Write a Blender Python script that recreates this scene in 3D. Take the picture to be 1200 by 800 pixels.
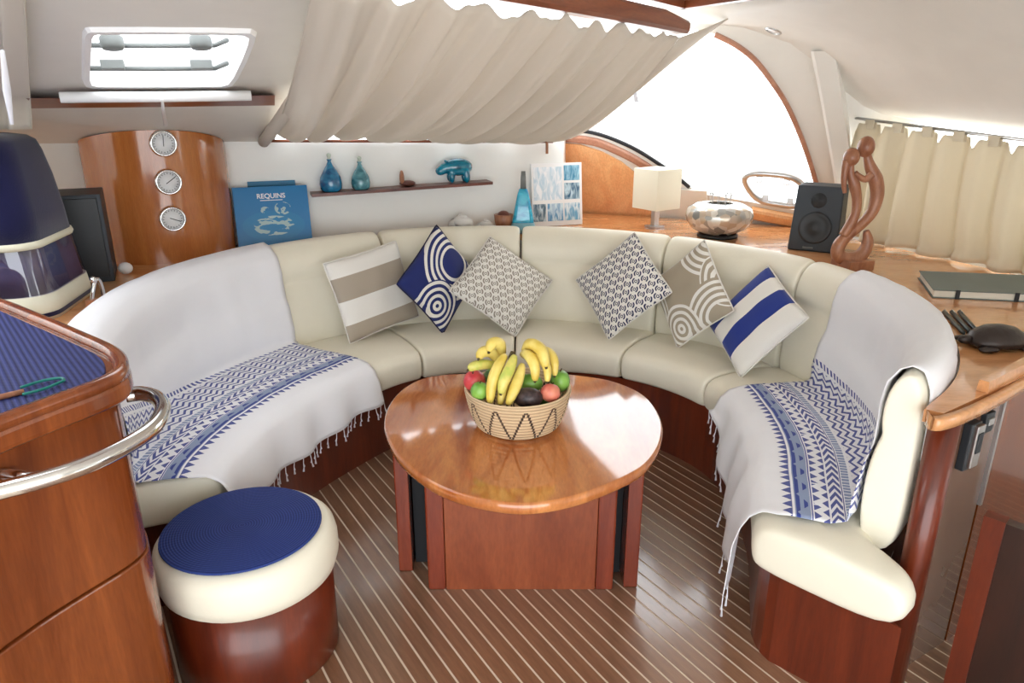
import bpy, bmesh, math, random
from mathutils import Vector, Matrix
random.seed(7)
PI = math.pi
scene = bpy.context.scene
C = scene.collection
for o in list(bpy.data.objects): bpy.data.objects.remove(o)

# ------------------------------------------------------------------ camera
EYE = 1.65; PITCH = math.radians(19.0); FPX = 850.0
cam_d = bpy.data.cameras.new('camera'); cam = bpy.data.objects.new('camera', cam_d); C.objects.link(cam)
cam.location = (0, 0, EYE); cam.rotation_euler = (PI/2-PITCH, 0, 0)
cam_d.sensor_width = 36; cam_d.lens = FPX/1200*36; cam_d.clip_start = 0.05
scene.camera = cam
# ------------------------------------------------------------------ sky (bright overcast over water) and exposure
w = bpy.data.worlds.new('world'); scene.world = w; w.use_nodes = True
bg = w.node_tree.nodes['Background']; bg.inputs[0].default_value = (0.93, 0.97, 1.0, 1); bg.inputs[1].default_value = 4.6
scene.view_settings.view_transform = 'Standard'; scene.view_settings.look = 'None'
scene.view_settings.gamma = 1; scene.view_settings.use_curve_mapping = False
scene.view_settings.exposure = 0.07

# ------------------------------------------------------------------ measuring helpers: sight line of a photo point cut with a real surface
cp, sp = math.cos(PITCH), math.sin(PITCH)
def ray(u, v):
    a = (u-600)/FPX; b = (400-v)/FPX
    return Vector((a, cp+b*sp, -sp+b*cp))
EYEV = Vector((0, 0, EYE))
def at(u, v, z):
    r = ray(u, v); return EYEV + r*((z-EYE)/r.z)
def aty(u, v, y):
    r = ray(u, v); return EYEV + r*(y/r.y)
def onplane(u, v, p, n):
    r = ray(u, v); n = Vector(n); return EYEV + r*((Vector(p)-EYEV).dot(n)/r.dot(n))
A_P = Vector((0, 4.347, 0)); A_N = Vector((-0.361, 1, 0)).normalized()        # forward bulkhead
def atA(u, v, off=0): return onplane(u, v, A_P-A_N*off, A_N)
BK = 0.45
B_P = Vector((0, 5.14, 0.88)); B_N = Vector((0.395, 0.919, BK)).normalized()    # sloping window wall
def atB(u, v, off=0): return onplane(u, v, B_P-B_N*off, B_N)
R_P = Vector((2.0, 3.8, 0)); R_N = Vector((1, 0.43, 0)).normalized()           # side window wall
def atR(u, v, off=0): return onplane(u, v, R_P-R_N*off, R_N)

# ------------------------------------------------------------------ node helpers
class S:
    def __init__(s, nt, sock): s.nt = nt; s.k = sock
    def _m(s, op, *a):
        n = s.nt.nodes.new('ShaderNodeMath'); n.operation = op
        for i, x in enumerate((s,)+a):
            if isinstance(x, S): s.nt.links.new(x.k, n.inputs[i])
            else: n.inputs[i].default_value = x
        return S(s.nt, n.outputs[0])
    def __add__(s, o): return s._m('ADD', o)
    def __radd__(s, o): return s._m('ADD', o)
    def __sub__(s, o): return s._m('SUBTRACT', o)
    def __rsub__(s, o): return (s*-1.0)+o
    def __mul__(s, o): return s._m('MULTIPLY', o)
    def __rmul__(s, o): return s._m('MULTIPLY', o)
    def __truediv__(s, o): return s._m('DIVIDE', o)
    def lt(s, o): return s._m('LESS_THAN', o)
    def gt(s, o): return s._m('GREATER_THAN', o)
    def fract(s): return s._m('FRACT')
    def floor(s): return s._m('FLOOR')
    def abs(s): return s._m('ABSOLUTE')
    def sqrt(s): return s._m('SQRT')
    def sin(s): return s._m('SINE')
    def mx(s, o): return s._m('MAXIMUM', o)
    def mn(s, o): return s._m('MINIMUM', o)
    def atan2(s, o): return s._m('ARCTAN2', o)
    def band(s, a, b): return s.gt(a)*s.lt(b)
def tri(x): return (x.fract()-0.5).abs()*2.0
def dist(x, y, cx, cy): return ((x-cx)*(x-cx)+(y-cy)*(y-cy)).sqrt()

def new_mat(name):
    m = bpy.data.materials.new(name); m.use_nodes = True
    return m, m.node_tree, m.node_tree.nodes['Principled BSDF']
def srgb(r, g, b):
    f = lambda c: ((c/255+0.055)/1.055)**2.4 if c > 10 else c/255/12.92
    return (f(r), f(g), f(b), 1)
def coords(nt, kind='Object'):
    n = nt.nodes.new('ShaderNodeTexCoord'); return n.outputs[kind]
def noise(nt, vec, scale=(1, 1, 1), s=5, detail=4, dist_=0, rough=0.5, rot=(0, 0, 0)):
    mp = nt.nodes.new('ShaderNodeMapping'); mp.inputs['Scale'].default_value = scale; mp.inputs['Rotation'].default_value = rot
    nt.links.new(vec, mp.inputs[0])
    n = nt.nodes.new('ShaderNodeTexNoise'); n.inputs['Scale'].default_value = s; n.inputs['Detail'].default_value = detail
    n.inputs['Distortion'].default_value = dist_; n.inputs['Roughness'].default_value = rough
    nt.links.new(mp.outputs[0], n.inputs[0]); return n.outputs[0]
def ramp(nt, fac, stops):
    r = nt.nodes.new('ShaderNodeValToRGB'); e = r.color_ramp.elements
    e[0].position, e[0].color = stops[0]; e[1].position, e[1].color = stops[-1]
    for p, c in stops[1:-1]:
        x = e.new(p); x.color = c
    nt.links.new(fac, r.inputs[0]); return r.outputs[0]
def mixc(nt, fac, a, b):
    n = nt.nodes.new('ShaderNodeMix'); n.data_type = 'RGBA'
    for i, x in ((0, fac), (6, a), (7, b)):
        if isinstance(x, S): x = x.k
        if hasattr(x, 'links') or hasattr(x, 'is_linked'): nt.links.new(x, n.inputs[i])
        else: n.inputs[i].default_value = x
    return n.outputs[2]
def bump(nt, bsdf, h, strength=0.2, d=0.01):
    b = nt.nodes.new('ShaderNodeBump'); b.inputs['Strength'].default_value = strength; b.inputs['Distance'].default_value = d
    nt.links.new(h, b.inputs['Height']); nt.links.new(b.outputs[0], bsdf.inputs['Normal'])

def wood(name, c1, c2, grain=(1, 1, 12), s=2.2, rough=0.18, coat=0.6, rot=(0, 0, 0), c3=None):
    m, nt, b = new_mat(name); v = coords(nt)
    n1 = noise(nt, v, grain, s, 5, 1.2, 0.55, rot)
    mid = tuple((c1[i]+c2[i])/2 for i in range(3))+(1,)
    col = ramp(nt, n1, [(0.3, c1), (0.5, mid), (0.72, c2)])
    n2 = noise(nt, v, tuple(x*6 for x in grain), s*3, 3, 0.3, 0.6, rot)
    fine = ramp(nt, n2, [(0.35, (0.72, 0.72, 0.72, 1)), (0.65, (1, 1, 1, 1))])
    mm = nt.nodes.new('ShaderNodeMix'); mm.data_type = 'RGBA'; mm.blend_type = 'MULTIPLY'; mm.inputs[0].default_value = 0.55
    nt.links.new(col, mm.inputs[6]); nt.links.new(fine, mm.inputs[7]); nt.links.new(mm.outputs[2], b.inputs['Base Color'])
    b.inputs['Roughness'].default_value = rough; b.inputs['Coat Weight'].default_value = coat; b.inputs['Coat Roughness'].default_value = 0.06
    return m
def plain(name, col, rough=0.5, metal=0, bumps=None, coat=0, spec=0.5, var=0.0, sheen=0):
    m, nt, b = new_mat(name)
    b.inputs['Roughness'].default_value = rough; b.inputs['Metallic'].default_value = metal; b.inputs['Coat Weight'].default_value = coat
    b.inputs['Specular IOR Level'].default_value = spec; b.inputs['Sheen Weight'].default_value = sheen
    v = coords(nt)
    n1 = noise(nt, v, (1, 1, 1), 7, 3)
    dark = tuple(c*(1-var) for c in col[:3])+(1,)
    nt.links.new(ramp(nt, n1, [(0.3, dark), (0.7, col)]), b.inputs['Base Color'])
    if bumps: bump(nt, b, noise(nt, v, (1, 1, 1), bumps[0], 3), bumps[1], 0.004)
    return m
def cloth_mat(name, colfun, rough=0.85, weave=260, trans=0.0, strength=0.25):
    m, nt, b = new_mat(name)
    uv = coords(nt, 'UV'); sx = nt.nodes.new('ShaderNodeSeparateXYZ'); nt.links.new(uv, sx.inputs[0])
    col = colfun(nt, S(nt, sx.outputs[0]), S(nt, sx.outputs[1]))
    if isinstance(col, tuple): b.inputs['Base Color'].default_value = col
    else: nt.links.new(col, b.inputs['Base Color'])
    b.inputs['Roughness'].default_value = rough; b.inputs['Specular IOR Level'].default_value = 0.2; b.inputs['Sheen Weight'].default_value = 0.15
    v = coords(nt); bump(nt, b, noise(nt, v, (1, 1, 1), weave, 2), strength, 0.003)
    if trans:
        t = nt.nodes.new('ShaderNodeBsdfTranslucent')
        if isinstance(col, tuple): t.inputs[0].default_value = col
        else: nt.links.new(col, t.inputs[0])
        mx = nt.nodes.new('ShaderNodeMixShader'); mx.inputs[0].default_value = trans
        nt.links.new(b.outputs[0], mx.inputs[1]); nt.links.new(t.outputs[0], mx.inputs[2])
        nt.links.new(mx.outputs[0], nt.nodes['Material Output'].inputs[0])
    return m
def glass_mat(name, tint=(1, 1, 1, 1), gloss=0.06):
    m, nt, b = new_mat(name); nt.nodes.remove(b)
    t = nt.nodes.new('ShaderNodeBsdfTransparent'); t.inputs[0].default_value = tint
    g = nt.nodes.new('ShaderNodeBsdfGlossy'); g.inputs['Roughness'].default_value = 0.02
    mx = nt.nodes.new('ShaderNodeMixShader'); mx.inputs[0].default_value = gloss
    nt.links.new(t.outputs[0], mx.inputs[1]); nt.links.new(g.outputs[0], mx.inputs[2])
    nt.links.new(mx.outputs[0], nt.nodes['Material Output'].inputs[0]); return m

M = {}
M['mahog_dark'] = wood('mahogany_dark', srgb(78, 26, 12), srgb(122, 48, 22), (1, 1, 0.12), 9, 0.3, 0.22)
M['mahog'] = wood('mahogany_varnished', srgb(108, 50, 20), srgb(150, 80, 38), (1, 1, 0.12), 8, 0.2, 0.5)
M['pedestal'] = wood('pedestal_mahogany', srgb(128, 58, 30), srgb(158, 82, 46), (1, 1, 0.2), 6, 0.22, 0.4)
M['pedestal_post'] = wood('pedestal_post_mahogany', srgb(104, 36, 20), srgb(140, 60, 34), (1, 1, 0.12), 9, 0.2, 0.5)
M['tabletop'] = wood('tabletop_figured', srgb(162, 80, 34), srgb(224, 148, 86), (2.2, 0.5, 1), 3.2, 0.06, 0.9, (0, 0, 0.25))
M['counter_wood'] = wood('counter_veneer', srgb(206, 138, 86), srgb(232, 172, 118), (0.5, 2, 1), 3, 0.16, 0.6, (0, 0, 0.4))
M['veneer'] = wood('orange_veneer', srgb(230, 160, 104), srgb(242, 186, 130), (2, 2, 0.3), 4, 0.25, 0.4)
M['trimwood'] = wood('trim_teak', srgb(112, 56, 32), srgb(150, 84, 52), (0.4, 0.4, 3), 5, 0.35, 0.2)
M['trim_light'] = wood('trim_light_teak', srgb(166, 112, 88), srgb(194, 142, 116), (1, 1, 1), 5, 0.35, 0.2)
M['gauge_wood'] = wood('gauge_panel_cherry', srgb(176, 102, 50), srgb(194, 122, 64), (1.2, 1.2, 0.10), 16, 0.16, 0.6)
M['shelf_wood'] = wood('shelf_walnut', srgb(86, 42, 34), srgb(124, 70, 54), (0.3, 2, 2), 6, 0.4, 0.1)
M['plank'] = wood('floor_plank_walnut', srgb(114, 78, 56), srgb(160, 118, 90), (3, 0.35, 1), 3.5, 0.34, 0.9); M['plank'].node_tree.nodes['Principled BSDF'].inputs['Coat Roughness'].default_value = 0.13; M['plank'].node_tree.nodes['Principled BSDF'].inputs['Coat IOR'].default_value = 1.75
M['door_dark'] = wood('door_dark_stain', srgb(36, 16, 10), srgb(58, 28, 18), (1, 1, 0.12), 9, 0.3, 0.3)
M['caulk'] = plain('floor_caulk', srgb(218, 202, 182), 0.6)
M['carved'] = wood('carved_wood', srgb(140, 86, 60), srgb(186, 130, 96), (3, 3, 0.8), 5, 0.4, 0.15)
M['leather'] = plain('cream_leather', srgb(242, 236, 217), 0.42, 0, (90, 0.12), 0.0, 0.4, 0.03)
M['wall'] = plain('white_gelcoat', srgb(238, 238, 234), 0.45, 0, None, 0, 0.4, 0.02)
M['vinyl'] = plain('headliner_vinyl', srgb(226, 222, 214), 0.55, 0, (160, 0.15), 0, 0.35, 0.04)
M['white'] = plain('white_plastic', srgb(242, 242, 242), 0.35, var=0.02)
M['chrome'] = plain('chrome', (0.82, 0.82, 0.82, 1), 0.12, 1.0, var=0.05)
M['steel'] = plain('brushed_steel', (0.6, 0.6, 0.6, 1), 0.3, 1.0, var=0.1)
M['black'] = plain('black_plastic', srgb(38, 42, 46), 0.45, var=0.15)
M['blackgrey'] = plain('speaker_cabinet_vinyl', srgb(48, 56, 64), 0.5, 0, (200, 0.2), var=0.15)
M['grey_face'] = plain('speaker_side_grey', srgb(120, 124, 122), 0.5, var=0.1)
M['gasket'] = plain('rubber_gasket', srgb(32, 34, 38), 0.7, var=0.1)
M['glass'] = glass_mat('window_glass')
M['vinyl_clear'] = glass_mat('smoky_clear_vinyl', (0.62, 0.60, 0.72, 1), 0.12)
M['navy'] = plain('navy_canvas', srgb(22, 23, 66), 0.9, 0, (220, 0.3), 0, 0.2, 0.25, 0.3)
M['cream_cloth'] = plain('cream_canvas', srgb(226, 222, 200), 0.85, 0, (240, 0.25), var=0.05)
M['curtain'] = cloth_mat('curtain_linen', lambda nt, u, v: srgb(218, 209, 196), 0.9, 220, 0.22, 0.2)
M['curtain_side'] = cloth_mat('side_curtain_linen', lambda nt, u, v: srgb(226, 216, 194), 0.9, 220, 0.26, 0.2)
M['white_cloth'] = plain('white_cotton', srgb(240, 240, 246), 0.9, 0, (300, 0.25), var=0.03)
M['dial'] = plain('gauge_dial', srgb(232, 232, 232), 0.4, var=0.02)

# ------------------------------------------------------------------ object helpers
def tag(o, label=None, cat=None, group=None, kind=None):
    if label: o['label'] = label
    if cat: o['category'] = cat
    if group: o['group'] = group
    if kind: o['kind'] = kind
    return o
def thing(name, label, cat, loc=(0, 0, 0), rotz=0, group=None, kind=None):
    o = bpy.data.objects.new(name, None); C.objects.link(o); o.empty_display_size = 0.05
    o.location = loc; o.rotation_euler = (0, 0, rotz)
    return tag(o, label, cat, group, kind)
def link(name, me, mat, parent=None, world=False):
    o = bpy.data.objects.new(name, me); C.objects.link(o)
    if mat is not None and not me.materials: me.materials.append(M[mat] if isinstance(mat, str) else mat)
    if parent is not None:
        o.parent = parent
        if world: o.location = -Vector(parent.location)
    return o
def mesh(name, V, F, mat, parent=None, smooth=True, uv=None, world=False):
    me = bpy.data.meshes.new(name); me.from_pydata([tuple(v) for v in V], [], F)
    bm = bmesh.new(); bm.from_mesh(me); bmesh.ops.recalc_face_normals(bm, faces=bm.faces); bm.to_mesh(me); bm.free()
    if uv:
        l = me.uv_layers.new(name='uv')
        for lp in me.loops: l.data[lp.index].uv = uv[lp.vertex_index]
    me.polygons.foreach_set('use_smooth', [smooth]*len(me.polygons))
    return link(name, me, mat, parent, world)
def from_bm(name, bm, mat, parent=None, smooth=False, world=False):
    me = bpy.data.meshes.new(name); bmesh.ops.recalc_face_normals(bm, faces=bm.faces); bm.to_mesh(me); bm.free()
    me.polygons.foreach_set('use_smooth', [smooth]*len(me.polygons))
    return link(name, me, mat, parent, world)
def grid_faces(nu, nv, cu=False, cv=False):
    F = []
    for i in range(nu if cu else nu-1):
        for j in range(nv if cv else nv-1):
            a = i*nv+j; b = ((i+1) % nu)*nv+j; c = ((i+1) % nu)*nv+(j+1) % nv; d = i*nv+(j+1) % nv
            F.append((a, b, c, d))
    return F
def loft(name, rings, mat, parent=None, closed_ring=True, closed_path=False, caps=True, smooth=True, uv=None, world=False):
    nu, nv = len(rings), len(rings[0]); V = [p for r in rings for p in r]
    F = grid_faces(nu, nv, closed_path, closed_ring)
    if caps and not closed_path and closed_ring:
        F.append(tuple(range(nv))); F.append(tuple((nu-1)*nv+j for j in range(nv)))
    return mesh(name, V, F, mat, parent, smooth, uv, world)
def frames(pts):
    pts = [Vector(p) for p in pts]; out = []; prev = None
    for i, p in enumerate(pts):
        t = (pts[min(i+1, len(pts)-1)]-pts[max(i-1, 0)]).normalized()
        if prev is None:
            a = Vector((0, 0, 1)) if abs(t.z) < 0.9 else Vector((1, 0, 0))
            n = t.cross(a).normalized()
        else: n = (prev-t*prev.dot(t)).normalized()
        prev = n; out.append((p, t, n, t.cross(n)))
    return out
def tube_rings(pts, r, n=10):
    rs = r if isinstance(r, (list, tuple)) else [r]*len(pts)
    return [[p+(a*math.cos(2*PI*k/n)+b*math.sin(2*PI*k/n))*q for k in range(n)] for (p, t, a, b), q in zip(frames(pts), rs)]
def tube(name, pts, r, mat, parent=None, n=10, world=False, closed=False):
    return loft(name, tube_rings(pts, r, n), mat, parent, True, closed, True, True, None, world)
def cat(pts, n=6, closed=False):
    pts = [Vector(p) for p in pts]; out = []; L = len(pts)
    for i in range(L if closed else L-1):
        g = (lambda k: pts[k % L]) if closed else (lambda k: pts[max(0, min(L-1, k))])
        p0, p1, p2, p3 = g(i-1), g(i), g(i+1), g(i+2)
        for k in range(n):
            t = k/n
            out.append(0.5*((2*p1)+(p2-p0)*t+(2*p0-5*p1+4*p2-p3)*t*t+(3*p1-p0-3*p2+p3)*t**3))
    if not closed: out.append(pts[-1])
    return out
def lathe(name, prof, mat, parent=None, n=32, center=(0, 0, 0), world=False, smooth=True):
    c = Vector(center)
    rings = [[c+Vector((r*math.cos(2*PI*k/n), r*math.sin(2*PI*k/n), z)) for k in range(n)] for r, z in prof]
    return loft(name, rings, mat, parent, True, False, True, smooth, None, world)
def ring_lathe(name, prof, mat, parent=None, n=32):
    rings = [[Vector((r*math.cos(2*PI*k/n), r*math.sin(2*PI*k/n), z)) for k in range(n)] for r, z in prof]
    return loft(name, rings, mat, parent, True, True, False)
def box(name, size, mat, parent=None, loc=(0, 0, 0), rot=(0, 0, 0), bevel=0.004, world=False):
    bm = bmesh.new(); bmesh.ops.create_cube(bm, size=1)
    for v in bm.verts: v.co = Vector((v.co.x*size[0], v.co.y*size[1], v.co.z*size[2]))
    if bevel: bmesh.ops.bevel(bm, geom=bm.edges[:], offset=bevel, segments=2, affect='EDGES', profile=0.6)
    from mathutils import Euler
    mt = Matrix.Translation(loc) @ Euler(rot).to_matrix().to_4x4(); bm.transform(mt)
    return from_bm(name, bm, mat, parent, False, world)
def prism(name, poly, z0, z1, mat, parent=None, bevel=0.0, world=False, seg=2, smooth=False):
    bm = bmesh.new(); vs = [bm.verts.new((p[0], p[1], z0)) for p in poly]; f = bm.faces.new(vs)
    r = bmesh.ops.extrude_face_region(bm, geom=[f])
    for v in r['geom']:
        if isinstance(v, bmesh.types.BMVert): v.co.z = z1
    bmesh.ops.recalc_face_normals(bm, faces=bm.faces)
    if bevel:
        es = [e for e in bm.edges if abs(e.verts[0].co.z-e.verts[1].co.z) < 1e-6]
        bmesh.ops.bevel(bm, geom=es, offset=bevel, segments=seg, affect='EDGES', profile=0.5)
    return from_bm(name, bm, mat, parent, smooth, world)
def slab(name, poly3, n, thick, mat, parent=None, world=False, holes=(), bevel=0.0, smooth=False):
    """flat polygon (optionally with holes) given a thickness along -n"""
    bm = bmesh.new(); n = Vector(n).normalized()
    es = []
    for lp in (poly3,)+tuple(holes):
        vs = [bm.verts.new(p) for p in lp]
        for i in range(len(vs)): es.append(bm.edges.new((vs[i], vs[(i+1) % len(vs)])))
    bmesh.ops.triangle_fill(bm, use_beauty=True, use_dissolve=False, edges=es, normal=n)
    fs = bm.faces[:]
    r = bmesh.ops.extrude_face_region(bm, geom=fs)
    bmesh.ops.translate(bm, verts=[v for v in r['geom'] if isinstance(v, bmesh.types.BMVert)], vec=n*thick)
    return from_bm(name, bm, mat, parent, smooth, world)
def ellipsoid(name, r, mat, parent=None, loc=(0, 0, 0), n=20, world=False, dent=0.0):
    prof = []
    m = n//2
    for i in range(m+1):
        a = -PI/2+PI*i/m; rr = max(math.cos(a), 0.002); z = math.sin(a)
        if dent and z > 0.8: z -= dent*(z-0.8)*5*(1-rr/0.6) if rr < 0.6 else 0
        prof.append((rr, z))
    rings = [[Vector((loc[0]+q*r[0]*math.cos(2*PI*k/n), loc[1]+q*r[1]*math.sin(2*PI*k/n), loc[2]+z*r[2])) for k in range(n)] for q, z in prof]
    return loft(name, rings, mat, parent, True, False, True, True, None, world)
def interp(tab, x):
    if x <= tab[0][0]: return tab[0][1]
    if x >= tab[-1][0]: return tab[-1][1]
    for i in range(len(tab)-1):
        if tab[i][0] <= x <= tab[i+1][0]:
            g = lambda k: tab[max(0, min(len(tab)-1, k))]
            x1, y1 = g(i); x2, y2 = g(i+1); t = (x-x1)/(x2-x1)
            m1 = (g(i+1)[1]-g(i-1)[1])/max(1e-6, g(i+1)[0]-g(i-1)[0])*(x2-x1)
            m2 = (g(i+2)[1]-g(i)[1])/max(1e-6, g(i+2)[0]-g(i)[0])*(x2-x1)
            return (2*t**3-3*t*t+1)*y1+(t**3-2*t*t+t)*m1+(-2*t**3+3*t*t)*y2+(t**3-t*t)*m2
def text_mesh(name, body, size, mat, parent, mtx, extrude=0.0008, align='CENTER', sx=1):
    cu = bpy.data.curves.new(name, 'FONT'); cu.body = body; cu.size = size; cu.extrude = extrude; cu.align_x = align; cu.offset = size*0.02
    t = bpy.data.objects.new(name, cu); C.objects.link(t)
    dg = bpy.context.evaluated_depsgraph_get(); me = bpy.data.meshes.new_from_object(t.evaluated_get(dg))
    bpy.data.objects.remove(t); me.transform(mtx @ Matrix.Diagonal((sx, 1, 1, 1))); me.name = name
    me.materials.clear()
    return link(name, me, mat, parent)
def rounded_rect(w, h, r, n=5):
    out = []
    for cx, cy, a0 in ((w/2-r, h/2-r, 0), (-w/2+r, h/2-r, PI/2), (-w/2+r, -h/2+r, PI), (w/2-r, -h/2+r, 3*PI/2)):
        for k in range(n+1):
            a = a0+PI/2*k/n; out.append((cx+r*math.cos(a), cy+r*math.sin(a)))
    return out

# ================================================================== THE SETTING
# ---- floor: caulked planks running diagonally
PL = math.radians(32.0); pd = Vector((-math.sin(PL), math.cos(PL), 0)); pn = Vector((math.cos(PL), math.sin(PL), 0))
floor = box('floor', (6.4, 6.6, 0.06), 'caulk', None, (0, 2.3, -0.0312), bevel=0)
tag(floor, 'dark walnut plank floor with pale caulked stripes', 'floor', kind='structure')
pm = None
for k in range(-24, 44):
    if pm is None:
        pk = box('plank', (0.0468, 4.6, 0.012), 'plank', floor, bevel=0.0008); pm = pk.data
    else: pk = link('plank', pm, None, floor)
    off = k*0.0535
    c = Vector((0, 2.2, -0.006))+pn*off
    pk.location = c; pk.rotation_euler = (0, 0, PL)

# ---- forward bulkhead (white), behind the settee
def A_pt(x, z, off=0): return Vector((x, 4.347+0.361*x, z))-A_N*off
xe = atA(660, 165).x
wall_back = slab('wall_back', [A_pt(-3.1, 0), A_pt(xe, 0), A_pt(xe, 1.38), A_pt(-1.28, 1.405), A_pt(-1.32, 1.42), A_pt(-3.1, 1.45)], A_N, 0.05, 'wall')
tag(wall_back, 'white forward bulkhead behind the settee', 'wall', kind='structure')
ret = [A_pt(xe, 0), A_pt(xe, 1.38)]
wall_return = slab('wall_return', [Vector((xe, A_pt(xe, 0).y, 0)), Vector((xe+0.07, 5.05, 0)), Vector((xe+0.07, 5.05, 1.40)), Vector((xe, A_pt(xe, 0).y, 1.38))], (-1, 0.07, 0), 0.03, 'wall')
tag(wall_return, 'white return edge of the bulkhead beside the orange veneer panel', 'wall', kind='structure')
# far left side wall
wl = box('wall_left', (0.05, 4.9, 2.1), 'wall', None, (-3.0, 1.45, 1.0), bevel=0)
tag(wl, 'white cabin side wall beyond the bar', 'wall', kind='structure')

wrr = slab('wall_rear', [Vector((-3.0, -0.9, 0)), Vector((-1.5, -0.9, 0)), Vector((-1.5, -0.9, 1.9)), Vector((1.9, -0.9, 1.9)), Vector((1.9, -0.9, 0)), Vector((4.1, -0.9, 0)), Vector((4.1, -0.9, 2.0)), Vector((-3.0, -0.9, 2.0))], (0, -1, 0), 0.05, 'wall')
tag(wrr, 'white rear bulkhead around the open cockpit doorway', 'wall', kind='structure')
# ---- hatch slope: sloping headliner with roof hatch
H1 = aty(-120, 124, 2.65); H2 = aty(345, 122, 3.3); H3 = aty(430, -8, 2.05)
HN = (H2-H1).cross(H3-H1).normalized()
if HN.z < 0: HN = -HN
def atH(u, v, off=0): return onplane(u, v, H1-HN*off, HN)
hole = [atH(u, v) for u, v in [(113, 35), (180, 35), (250, 35.5), (286, 36.5), (292, 40), (291, 47), (284, 66), (274, 87), (268, 95), (260, 97.5), (180, 98), (113, 98), (106, 96), (103.5, 90), (104.5, 60), (106, 40), (108.5, 36)]]
slope = slab('ceiling_slope', [atH(-160, 127), atH(345, 122), atH(432, -10), atH(470, -120), atH(-160, -170)], HN, 0.04, 'vinyl', holes=(hole,))
tag(slope, 'sloping white headliner panel around the roof hatch', 'ceiling', kind='structure')
sof = slab('ceiling_soffit', [atH(-160, 121, 0.001), atH(345, 116, 0.001), A_pt(-1.24, 1.395, -0.05), A_pt(-3.1, 1.42, -0.05)], (0.1, 0.3, 1), 0.02, 'vinyl')
tag(sof, 'pale soffit strip between the hatch trim and the bulkhead', 'ceiling', kind='structure')
# ---- flat ceiling over the cabin
BZ = 1.87
bL = at(430, -16, BZ); bL = at(500, -5, BZ)+(at(500, -5, BZ)-at(800, 40, BZ))*0.75; bR = at(800, 40, BZ)
ce = slab('ceiling', [Vector((-3.1, -0.9, 2.0)), Vector((4.1, -0.9, 2.0)), Vector((3.6, 3.0, 2.0)), Vector((1.75, 4.0, 2.0)), Vector((1.15, 4.12, 2.0)), Vector((bR.x+0.02, bR.y+0.1, 2.0)), Vector((bL.x, bL.y, 2.0)), Vector((-1.2, 1.2, 2.0)), Vector((-3.1, 1.0, 2.0))], (0, 0, 1), 0.04, 'vinyl')
tag(ce, 'flat white vinyl headliner over the cabin', 'ceiling', kind='structure')

# ---- sloping window wall with arched opening
archpx = [(668, 151), (695, 155), (720, 163), (746, 175), (770, 190), (790, 204), (808, 219), (828, 228), (870, 235), (915, 243), (952, 250), (962, 235), (956, 212), (948, 185), (937, 155), (922, 122), (904, 94), (884, 69), (862, 52), (838, 40), (800, 32), (760, 40), (715, 70), (685, 110)]
arch = [atB(u, v) for u, v in archpx]
def Bpt(x, z):
    y = 5.14-(0.395*x+BK*(z-0.88))/0.919
    return Vector((x, y, z))
wb = slab('wall_window', [Bpt(0.3, 0.0), Bpt(2.1, 0.0), Bpt(2.1, 2.06), Bpt(0.3, 2.06)], B_N, 0.06, 'vinyl', holes=(arch,))
tag(wb, 'sloping white cabin wall around the big arched window', 'wall', kind='structure')
win = slab('window_1', [p+B_N*0.03 for p in arch], B_N, 0.008, 'glass')
tag(win, 'big uncovered arched cabin window', 'window', kind='structure')
def strip(name, pts, n, wid, dep, mat, parent, closed=False):
    """rectangular moulding along pts lying on a surface with normal n (into the room = -n)"""
    n = Vector(n).normalized(); pts = [Vector(p) for p in pts]; rings = []
    for i, p in enumerate(pts):
        a = pts[(i-1) % len(pts)] if closed or i else pts[0]; b = pts[(i+1) % len(pts)] if closed or i < len(pts)-1 else pts[-1]
        s = (b-a).normalized().cross(n).normalized()
        q = [(-0.5, 0), (0.5, 0), (0.5, -0.75), (0.3, -1), (-0.3, -1), (-0.5, -0.75)]
        rings.append([p+s*x*wid+n*y*dep for x, y in q])
    return loft(name, rings, mat, parent, True, closed, True, False)
strip('wood_trim', cat([atB(u, v) for u, v in archpx[10:20]], 4), B_N, 0.026, 0.018, 'trim_light', win)
strip('rubber_gasket', cat([atB(u, v) for u, v in archpx[0:7]], 4), B_N, 0.022, 0.012, 'gasket', win)
strip('wood_trim', cat([atB(u, v+9) for u, v in [(655, 151), (695, 156), (720, 165), (746, 178), (770, 194), (795, 213)]], 4), B_N, 0.05, 0.02, 'trim_light', win)
strip('sill', [atB(880, 247), atB(948, 260)], B_N, 0.07, 0.05, 'veneer', win)
# orange veneer panel below the arch
vp = slab('veneer_panel', [atB(u, v, 0.012) for u, v in [(659, 168), (680, 170), (705, 178), (728, 190), (748, 206), (756, 222), (772, 262), (659, 264)]], B_N, 0.012, 'veneer', wb)
gp = slab('grey_side_panel', [atB(u, v, 0.02) for u, v in [(795, 222), (828, 224), (830, 262), (795, 262)]], B_N, 0.02, 'vinyl', wb)
# ceiling downlight on the window wall
DLP = Vector((1.341, 4.02, 1.92)); DLN = Vector((0.342, 0.077, 0.936)).normalized()
dl = thing('downlight', 'small round flush downlight in the headliner by the arched window', 'light', onplane(906, 36, DLP, DLN))
zz = Matrix.Rotation(0, 4, 'Z'); qn = (-DLN).to_track_quat('Z', 'Y')
for nm, prof, mt in (('bezel', [(0.028, -0.004), (0.043, -0.004), (0.043, 0.004), (0.034, 0.008), (0.028, 0.006)], 'steel'), ('lens', [(0.001, 0), (0.029, 0), (0.027, 0.004), (0.001, 0.005)], 'white')):
    o = (ring_lathe if nm == 'bezel' else lathe)(nm, prof, mt, dl, 24); o.rotation_mode = 'QUATERNION'; o.rotation_quaternion = qn

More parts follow.
